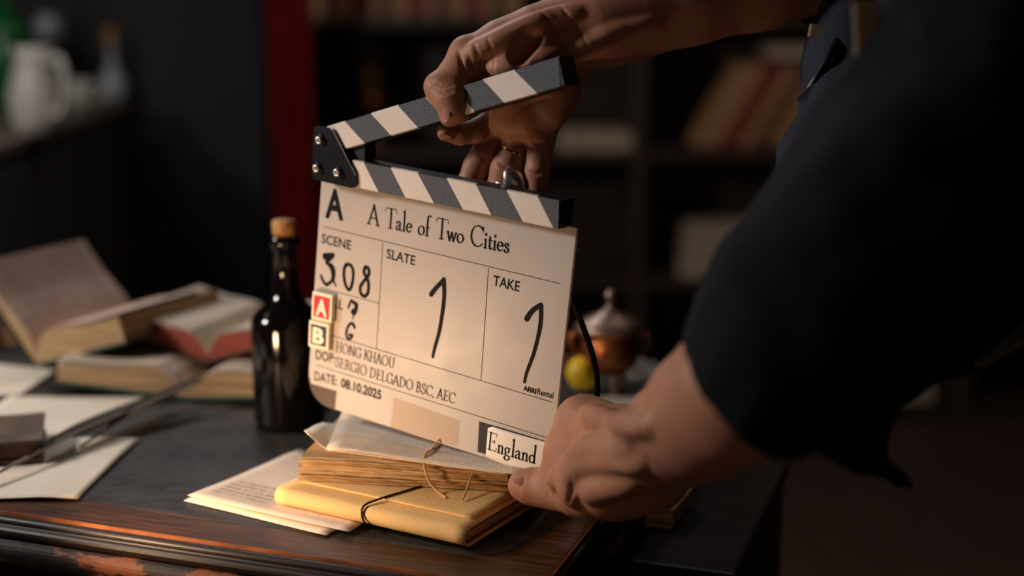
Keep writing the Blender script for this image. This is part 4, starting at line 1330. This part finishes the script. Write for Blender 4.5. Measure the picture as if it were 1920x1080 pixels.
# --- right hand and forearm (upper stick)
R_arm, R_armr = J([(1560, -90, 1.22, 108), (1420, -52, 1.215, 101), (1290, -16, 1.21, 92), (1190, 16, 1.208, 84), (1120, 42, 1.205, 77), (1060, 62, 1.205, 68)])
R_then, R_thenr = J([(1060, 66, 1.203, 58), (1000, 78, 1.198, 56), (940, 92, 1.196, 46), (888, 112, 1.197, 36)])
R_th, R_thr = J([(888, 114, 1.197, 38), (858, 142, 1.193, 36), (831, 166, 1.188, 31), (847, 184, 1.185, 35), (853, 204, 1.185, 28), (842, 221, 1.188, 17)])
R_palm, R_palmr = J([(1062, 76, 1.21, 56), (1045, 130, 1.21, 44), (1035, 185, 1.206, 40), (1010, 222, 1.205, 34)])
R_palm2, R_palm2r = J([(1020, 90, 1.212, 52), (985, 150, 1.216, 42), (965, 200, 1.214, 38), (948, 225, 1.216, 30)])
R_idx, R_idxr = J([(950, 190, 1.228, 32), (925, 226, 1.226, 24), (893, 246, 1.221, 22), (862, 251, 1.213, 20), (836, 248, 1.209, 17)])
R_mid, R_midr = J([(950, 225, 1.225, 28), (922, 262, 1.232, 26), (893, 312, 1.236, 24), (876, 350, 1.238, 22), (868, 388, 1.236, 18)])
R_ring, R_ringr = J([(982, 226, 1.214, 28), (966, 268, 1.218, 24), (950, 318, 1.220, 30), (938, 360, 1.224, 28), (920, 395, 1.226, 18)])
R_pin, R_pinr = J([(1026, 222, 1.204, 28), (1014, 268, 1.206, 25), (1008, 322, 1.208, 23), (1004, 362, 1.212, 20), (1000, 398, 1.212, 17)])
S = Sculpt(*bounds([R_arm, R_then, R_th, R_idx, R_mid, R_ring, R_pin], .045), VH)
S.chain(R_arm, R_armr, .02)
S.chain(R_palm, R_palmr, .014)
S.chain(R_palm2, R_palm2r, .014)
S.chain([at(1000, 215, 1.208), at(960, 215, 1.218)], [.015, .014], .012)
S.chain(R_then, R_thenr, .016)
S.chain(R_th, R_thr, .005)
for a_, b_r in ((R_idx, R_idxr), (R_mid, R_midr), (R_ring, R_ringr), (R_pin, R_pinr)): S.chain(a_, b_r, .0035)
# pads under the finger bases, knuckle of the thumb
for x, y, d, r in ((1035, 205, 1.192, 24), (990, 238, 1.200, 22), (962, 240, 1.210, 19), (1052, 172, 1.192, 30), (1020, 150, 1.196, 24)):
    S.cone(at(x, y, d), at(x + 3, y + 4, d), r * d / F, r * d / F, .012)
S.cone(at(1010, 92, 1.188), at(965, 102, 1.187), .020, .017, .014)
S.cone(at(874, 100, 1.196), at(884, 106, 1.196), .0150, .016, .010)
S.cone(at(817, 160, 1.190), at(822, 168, 1.190), .0095, .0095, .006)
# tendons, veins and skin folds are laid onto the surface as it stands
V0, _ = S.mesh()
def proj_(V):
    D = V - np.array(CAM)
    d = D @ np.array(FW)
    return d, 960 + F * (D @ np.array(RT)) / d, 540 - F * (D @ np.array(UP)) / d
def on_surface(V):
    d, x, y = proj_(V)
    def f(l, lift=0.0):
        out = []
        l2 = catmull([(a, b, 0) for a, b in l], 6)
        last = None
        for q in l2:
            m = (np.abs(x - q.x) < 5) & (np.abs(y - q.y) < 5)
            dd = d[m]
            if len(dd):
                last = float(dd.min())
                out.append(at(q.x, q.y, last + .0004 - lift))
        return out
    return f
os_ = on_surface(V0)
def line_(S, f, l, r, k, op, lift=0):
    P = f(l, lift)
    n_ = len(P)
    if n_ < 2: return
    S.chain(P, [r * (.35 + .65 * math.sin(pi * (i + .5) / n_)) for i in range(n_)], k, op)
def surf(l): return [at(*p) for p in l]
for l, r in (([(1085, 22), (1030, 34), (975, 54), (915, 84), (884, 98)], .0034), ([(1060, 100), (1010, 112), (960, 124), (925, 130)], .0030), ([(1230, 40), (1150, 60), (1080, 88)], .0022)):
    line_(S, os_, l, r, .010, 'add', -.0016)
line_(S, os_, [(1000, 70), (982, 84), (972, 108)], .0018, .012, 'cut', .0002)
V0, _ = S.mesh()
os_ = on_surface(V0)
for l, r in (([(856, 92), (866, 118), (872, 150)], .0013), ([(868, 86), (880, 112), (884, 150)], .0015), ([(886, 78), (896, 106), (898, 150)], .0013), ([(912, 68), (924, 104), (922, 146)], .0009),
          ([(1004, 8), (1040, 50), (1085, 118)], .0010), ([(1046, 4), (1080, 52), (1118, 112)], .0009), ([(806, 152), (826, 160), (850, 160)], .0008), ([(806, 164), (826, 172), (850, 172)], .0010),
          ([(1078, 214), (1045, 238), (1004, 248)], .0013), ([(1036, 262), (1014, 270), (994, 266)], .0013), ([(988, 262), (965, 262), (948, 252)], .0012),
          ([(924, 300), (906, 294), (888, 282)], .0011), ([(966, 318), (945, 312), (930, 300)], .0011), ([(1028, 320), (1008, 326), (988, 320)], .0011), ([(958, 226), (975, 204), (1000, 190), (1030, 184)], .0012),
          ([(880, 232), (876, 246), (880, 262)], .0009)):
    line_(S, os_, l, r, .0022, 'cut', .0002)
V1, Q1 = S.mesh()

# --- left hand and forearm (lower corner)
VL = .0015
L_arm, L_armr = J([(1460, 690, .905, 128), (1395, 728, .915, 130), (1330, 774, .955, 114), (1270, 814, 1.01, 92), (1222, 848, 1.06, 80)])
L_back, L_backr = J([(1222, 850, 1.06, 82), (1170, 838, 1.10, 72), (1120, 815, 1.14, 58), (1094, 798, 1.165, 50)])
L_th, L_thr = J([(1215, 880, 1.07, 74), (1150, 905, 1.10, 62), (1092, 914, 1.135, 50), (1048, 917, 1.155, 35), (1014, 914, 1.166, 30), (988, 911, 1.171, 26), (978, 909, 1.172, 22)])
L_web, L_webr = J([(1092, 800, 1.158, 48), (1078, 850, 1.15, 44), (1080, 900, 1.14, 42)])
L_web2, L_web2r = J([(1058, 850, 1.156, 34), (1048, 888, 1.154, 26)])
L_mid0, L_mid0r = J([(1180, 850, 1.12, 66), (1150, 815, 1.17, 52), (1132, 800, 1.195, 44)])
L_heel, L_heelr = J([(1215, 890, 1.08, 70), (1160, 915, 1.13, 54), (1115, 930, 1.17, 38)])
L_idx, L_idxr = J([(1094, 796, 1.168, 44), (1082, 815, 1.225, 24), (1066, 850, 1.232, 20), (1052, 880, 1.224, 16)])
L_mid, L_midr = J([(1132, 800, 1.195, 42), (1122, 830, 1.245, 24), (1098, 872, 1.252, 21), (1075, 905, 1.235, 17)])
L_rin, L_rinr = J([(1150, 850, 1.19, 44), (1140, 872, 1.235, 24), (1116, 905, 1.24, 20), (1096, 930, 1.225, 16)])
L_pin, L_pinr = J([(1160, 890, 1.17, 40), (1150, 915, 1.21, 22), (1130, 938, 1.215, 18), (1112, 948, 1.2, 15)])
S = Sculpt(*bounds([L_arm, L_back, L_th, L_idx, L_mid, L_pin], .06), VL)
S.chain(L_arm, L_armr, .02)
S.chain(L_back, L_backr, .016)
S.chain(L_th, L_thr, .012)
S.chain(L_web, L_webr, .014)
S.chain(L_web2, L_web2r, .014)
S.chain(L_mid0, L_mid0r, .010)
S.chain(L_heel, L_heelr, .014)
for a_, b_r in ((L_idx, L_idxr), (L_mid, L_midr), (L_rin, L_rinr), (L_pin, L_pinr)): S.chain(a_, b_r, .005)
S.cone(at(1088, 782, 1.150), at(1100, 786, 1.150), .0165, .0165, .010)        # index knuckle
S.cone(at(1085, 925, 1.125), at(1100, 925, 1.120), .016, .018, .012)          # thumb joint
V0, _ = S.mesh()
os2 = on_surface(V0)
for l, r in (([(1215, 800), (1170, 796), (1130, 786), (1098, 772)], .0036), ([(1200, 872), (1150, 866), (1105, 870), (1070, 884), (1040, 900)], .0038), ([(1180, 838), (1130, 836), (1096, 846), (1076, 870), (1068, 905), (1074, 935)], .0024),
             ([(1190, 905), (1140, 915), (1100, 925)], .0030)):
    line_(S, os2, l, r, .014, 'add', -.0018)
V0, _ = S.mesh()
os2 = on_surface(V0)
for l, r in (([(1064, 886), (1072, 916), (1064, 950)], .0010), ([(1080, 890), (1086, 918), (1080, 950)], .0010), ([(1018, 890), (1026, 914), (1022, 940)], .0011), ([(1030, 888), (1038, 914), (1034, 940)], .0008),
          ([(1056, 772), (1085, 776), (1110, 766)], .0009), ([(1056, 786), (1085, 792), (1110, 782)], .0009), ([(1195, 790), (1212, 850), (1220, 915)], .0009)):
    line_(S, os2, l, r, .003, 'cut', .0002)
V2, Q2 = S.mesh()

# --- the rest of the body, in the same skin; hidden by the clothes apart from the head
def Wp(*a): return Vector(a)
HEAD = Vector((.33, 1.10, 1.63))
S = Sculpt((.15, .86, .80), (1.0, 1.52, 1.80), .005)
S.chain([at(1460, 690, .905), at(1640, 480, .93), Wp(.40, .96, 1.30)], [.044, .046, .055], .02)
S.chain([at(1530, -82, 1.22), Wp(.46, 1.28, 1.43)], [.048, .055], .02)
S.chain([Wp(.40, .96, 1.31), Wp(.44, 1.12, 1.40), Wp(.47, 1.27, 1.43)], [.07, .085, .07], .04)
S.chain([Wp(.44, 1.12, 1.36), Wp(.52, 1.13, 1.18), Wp(.66, 1.15, .98), Wp(.74, 1.15, .90)], [.115, .13, .12, .14], .05)
S.chain([Wp(.43, 1.12, 1.40), Wp(.37, 1.11, 1.52), HEAD], [.065, .056, .06], .03)
S.cone(HEAD + Wp(.02, 0, .035), HEAD + Wp(-.01, 0, .03), .090, .084, .03)
S.cone(HEAD + Wp(-.035, 0, -.01), HEAD + Wp(-.05, 0, -.055), .062, .044, .03)
S.cone(HEAD + Wp(-.092, 0, .015), HEAD + Wp(-.115, 0, -.018), .009, .013, .012)
S.cone(HEAD + Wp(-.090, -.02, -.050), HEAD + Wp(-.090, .02, -.050), .008, .008, .008)
S.cone(HEAD + Wp(-.094, -.022, -.058), HEAD + Wp(-.094, .022, -.058), .002, .002, .003, 'cut')
for s in (-1, 1):
    S.cone(HEAD + Wp(-.098, s * .033, .018), HEAD + Wp(-.096, s * .033, .018), .011, .011, .01, 'cut')
    S.cone(HEAD + Wp(-.082, s * .033, .018), HEAD + Wp(-.080, s * .033, .018), .012, .012, .004)
    S.cone(HEAD + Wp(.012, s * .088, .015), HEAD + Wp(.006, s * .085, -.025), .014, .010, .006, flat=((0, 1, 0), 2.2))
V3, Q3 = S.mesh()
Vall = np.concatenate([V1, V2, V3]) - np.array(POFF)
Qall = np.concatenate([Q1, Q2 + len(V1), Q3 + len(V1) + len(V2)])
body = mesh_from('body', Vall, Qall, M['skin'], person)
body['label'] = 'bare forearms and hands'

def pmesh(name, S, m, label=None, off=POFF):
    V, Q = S.mesh()
    o = mesh_from(name, V - np.array(off), Q, m, person)
    if label: o['label'] = label
    return o
# hair, eyes
S = Sculpt(HEAD - Vector((.14, .14, .16)), HEAD + Vector((.18, .14, .18)), .004)
S.cone(HEAD + Wp(.025, 0, .042), HEAD + Wp(-.005, 0, .042), .097, .092, .02)
S.cone(HEAD + Wp(.05, 0, .0), HEAD + Wp(.055, 0, -.05), .075, .055, .03)
S.halfcut(HEAD + Wp(-.062, 0, .045), (-1, 0, -.35), .01)
hair = pmesh('hair', S, mat('dark_hair', srgb(40, 28, 22), .6, var=.3, vscale=60, stretch=(1, 1, 6), bump=.5))
for s in (-1, 1):
    bm = bmesh.new(); bmesh.ops.create_uvsphere(bm, u_segments=14, v_segments=10, radius=.0115, matrix=Matrix.Translation(HEAD + Wp(-.0835, s * .033, .018) - POFF))
    obj('eye', bm, M['ceramic'], person, True)
# nails
def nail(c, nrm, along, w_, l_, name='fingernail'):
    nrm = (nrm).normalized(); al = (along - nrm * along.dot(nrm)).normalized(); sd = nrm.cross(al)
    bm = bmesh.new()
    g_ = []
    for i in range(9):
        r_ = []
        for j in range(9):
            u, v = i / 4 - 1, j / 4 - 1
            uu = u * math.sqrt(max(0, 1 - .38 * v * v)); vv = v * math.sqrt(max(0, 1 - .38 * u * u))
            r_.append(bm.verts.new(c - POFF + sd * uu * w_ / 2 + al * vv * l_ / 2 - nrm * (uu * uu * w_ * .22 + vv * vv * l_ * .05)))
        g_.append(r_)
    for i in range(8):
        for j in range(8): bm.faces.new((g_[i][j], g_[i + 1][j], g_[i + 1][j + 1], g_[i][j + 1]))
    bmesh.ops.solidify(bm, geom=bm.faces[:], thickness=-.0006)
    return obj(name, bm, M['nail'], person, True)
def near(px, py, V, off=0):
    """point of a sculpted surface seen at a photo pixel (nearest to the camera), with its rough normal"""
    D = V - np.array(CAM)
    d = D @ np.array(FW)
    x = 960 + F * (D @ np.array(RT)) / d; y = 540 - F * (D @ np.array(UP)) / d
    m = (np.abs(x - px) < 4) & (np.abs(y - py) < 4)
    i = np.where(m)[0]
    return Vector(V[i[np.argmin(d[i])]]) if len(i) else at(px, py, 1.19)
p = near(829, 214, V1)
nail(p + Vector((-.0012, -.0006, 0)), Vector((-.80, -.60, .05)), at(840, 240, 1.19) - at(826, 190, 1.19), .0125, .017)
p = near(838, 260, V1)
nail(p + Vector((0, -.0006, -.0012)), Vector((-.25, -.45, -.85)), Vector((-1, 0, 0)), .010, .012)
p = near(974, 891, V2)
nail(p + Vector((-.0002, -.0006, .0004)), Vector((-.30, -.30, .90)), at(962, 900, 1.17) - at(1000, 886, 1.17), .012, .015)

# rings
def ring(name, c, axis, r, w_, th, m, label):
    axis = axis.normalized()
    prof = [(r, -w_ / 2), (r + th * .8, -w_ / 2 * .8), (r + th, 0), (r + th * .8, w_ / 2 * .8), (r, w_ / 2), (r, -w_ / 2)]
    o = lathe(name, prof, m, None, 36)
    o.matrix_world = Matrix.Translation(c) @ axis.to_track_quat('Z', 'Y').to_matrix().to_4x4()
    o['label'] = label
    o.parent = person
    o.matrix_parent_inverse = Matrix.Translation(-POFF)
    return o
ring('gold_ring', at(962, 284, 1.2185), at(930, 345, 1.224) - at(968, 268, 1.218), .0121, .0022, .0011, M['gold'], 'thin gold band on a finger')
ring('silver_ring', at(950, 346, 1.222), at(938, 360, 1.224) - at(950, 318, 1.220), .0142, .006, .0012, M['steel'], 'polished silver ring with a domed top')
sr = bpy.data.objects['silver_ring']
bm = bmesh.new(); bmesh.ops.create_uvsphere(bm, u_segments=24, v_segments=14, radius=1)
c_ = at(966, 340, 1.2065) - POFF
al = (at(985, 368, 1.21) - at(950, 322, 1.2065)).normalized(); nn_ = Vector((.25, -.95, .15)).normalized(); sd = al.cross(nn_).normalized(); nn_ = sd.cross(al)
for v in bm.verts:
    q = v.co.copy()
    v.co = c_ + al * q.x * .0140 + sd * q.y * .0092 + nn_ * q.z * .0055
o = obj('domed_ring_top', bm, M['steel'], person, True)

# --- clothing
def folds(V, amp, sc, seed=0.0):
    out = V.copy()
    for i in range(len(V)):
        v = Vector(V[i])
        n_ = noise.noise(v * sc + Vector((seed, 0, 0))) + .5 * noise.noise(v * sc * 2.1 + Vector((0, seed, 3)))
        out[i] += np.array((v - Vector((.5, 1.1, v.z))).normalized()) * n_ * amp
    return out
S = Sculpt((.10, .62, .78), (1.02, 1.56, 1.55), .0048)
sl = J([(1430, 700, .90, 172), (1520, 590, .905, 188), (1640, 470, .92, 210)])
S.chain(*sl, .03)
S.chain([sl[0][-1], Wp(.38, .95, 1.30)], [sl[1][-1], .085], .04)
S.chain(*J([(1540, 760, .93, 80), (1610, 848, .96, 36), (1680, 896, .98, 12), (1712, 916, .985, 7)]), .012)
S.chain(*J([(1560, 640, .95, 150), (1730, 470, 1.05, 215)]), .05)
S.chain([at(1730, 440, 1.08), Wp(.50, 1.12, 1.22)], [.095, .15], .06)
S.chain([Wp(.42, 1.12, 1.34), Wp(.52, 1.13, 1.18), Wp(.64, 1.14, 1.02), Wp(.74, 1.15, .93)], [.125, .155, .15, .16], .06)
S.chain([Wp(.40, .96, 1.30), Wp(.44, 1.12, 1.39), Wp(.47, 1.27, 1.42)], [.085, .09, .085], .04)
S.chain([at(1590, -62, 1.24), Wp(.46, 1.27, 1.42)], [.062, .08], .03)
S.cone(at(1400, 724, .912), at(1300, 795, .96), .0505, .0505, .003, 'cut')     # inside of the sleeve
S.halfcut(at(1368, 742, .9), at(1300, 800, .93) - at(1440, 680, .9), .006)
S.cone(Wp(.425, 1.115, 1.47), Wp(.37, 1.10, 1.60), .064, .08, .006, 'cut')
V, Q = S.mesh()
V = folds(V, .010, 13)
VS1 = V
sh = mesh_from('shirt', V - np.array(POFF), Q, M['shirt'], person)
sh['label'] = 'loose black short-sleeved shirt'
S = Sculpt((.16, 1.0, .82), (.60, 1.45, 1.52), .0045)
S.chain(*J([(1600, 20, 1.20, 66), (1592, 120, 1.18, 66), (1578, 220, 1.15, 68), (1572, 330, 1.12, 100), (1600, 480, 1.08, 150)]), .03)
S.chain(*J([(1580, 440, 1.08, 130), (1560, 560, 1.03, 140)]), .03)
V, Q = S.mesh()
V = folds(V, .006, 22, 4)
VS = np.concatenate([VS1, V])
ap = mesh_from('shirt_front', V - np.array(POFF), Q, M['shirt_lit'], person)
ap['label'] = 'front panel of the shirt, light on it put into a blue-grey colour'
# trousers, shoes
S = Sculpt((.50, .85, .06), (1.02, 1.45, 1.04), .008)
S.chain([Wp(.72, 1.15, .96), Wp(.76, 1.15, .90)], [.15, .15], .05)
for s in (-1, 1): S.chain([Wp(.76, 1.15 + s * .08, .88), Wp(.74, 1.15 + s * .12, .48), Wp(.80, 1.15 + s * .13, .10)], [.10, .072, .058], .04)
pmesh('trousers', S, mat('dark_trousers', srgb(24, 24, 28), .9, bump=.3))
for s in (-1, 1):
    S = Sculpt((.58, 1.07 + s * .13, -.01), (.92, 1.23 + s * .13, .14), .005)
    S.chain([Wp(.82, 1.15 + s * .13, .045), Wp(.72, 1.15 + s * .13, .038), Wp(.65, 1.15 + s * .13, .034)], [.046, .042, .036], .02)
    S.cone(Wp(.81, 1.15 + s * .13, .08), Wp(.81, 1.15 + s * .13, .11), .045, .045, .02)
    S.halfcut((0, 0, .004), (0, 0, -1), .002)
    pmesh('shoe', S, M['black'])
# metal clip and cord ends at the chest
def local(o):
    o.location = -POFF
    return o
cl_ = bmesh.new(); add_box(cl_, -.012, .012, -.002, .002, -.003, .003, .001)
o = obj('lanyard_clip', cl_, M['steel'], person)
o.matrix_basis = Matrix.Translation(-POFF) @ Matrix.Translation(near(1508, 178, VS) - FW * .012) @ Matrix.Rotation(-.75, 4, 'Y')
o['label'] = 'pale metal clip at the chest'
local(tube('lanyard', [near(x, y, VS) - FW * .004 for x, y in ((1602, -30), (1590, 30), (1560, 90), (1530, 140), (1512, 172))], .0035, M['black'], person))
bm = bmesh.new(); add_box(bm, -.010, .012, -.0015, .0015, -.006, .006, .002)
o = obj('collar_tag', bm, M['dull_paper'], person)
o.matrix_basis = Matrix.Translation(-POFF) @ Matrix.Translation(near(1540, 58, VS) - FW * .001) @ Matrix.Rotation(.15, 4, 'Y')
bm = bmesh.new(); add_box(bm, -.008, .008, -.0012, .0012, -.026, .026, .002)
o = obj('collar_tag', bm, M['dull_paper'], person)
o.matrix_basis = Matrix.Translation(-POFF) @ Matrix.Translation(near(1622, 80, VS) - FW * .001) @ Matrix.Rotation(-.1, 4, 'Y')
# black folder with a red label held under the arm
fo = empty('black_folder', (0, 0, 0), 0, 'black folder with a dim red label held under the arm at the right edge', 'folder')
fo.matrix_world = Matrix.Translation(at(1832, 684, 1.0)) @ Matrix.Rotation(math.radians(-32), 4, 'Y')
box('cover', 0, .20, -.008, .008, 0, .10, M['black'], fo, .002)
box('page_edges', .001, .198, -.006, .006, -.0012, .0, M['dull_paper'], fo)
box('pale_edge', -.0012, .0, -.004, .004, .0, .030, M['dull_paper'], fo)  # thin pale strip along the folder's left edge
box('label_panel', .035, .10, -.0088, -.008, .03, .06, M['red'], fo)
bpy.context.view_layer.update()
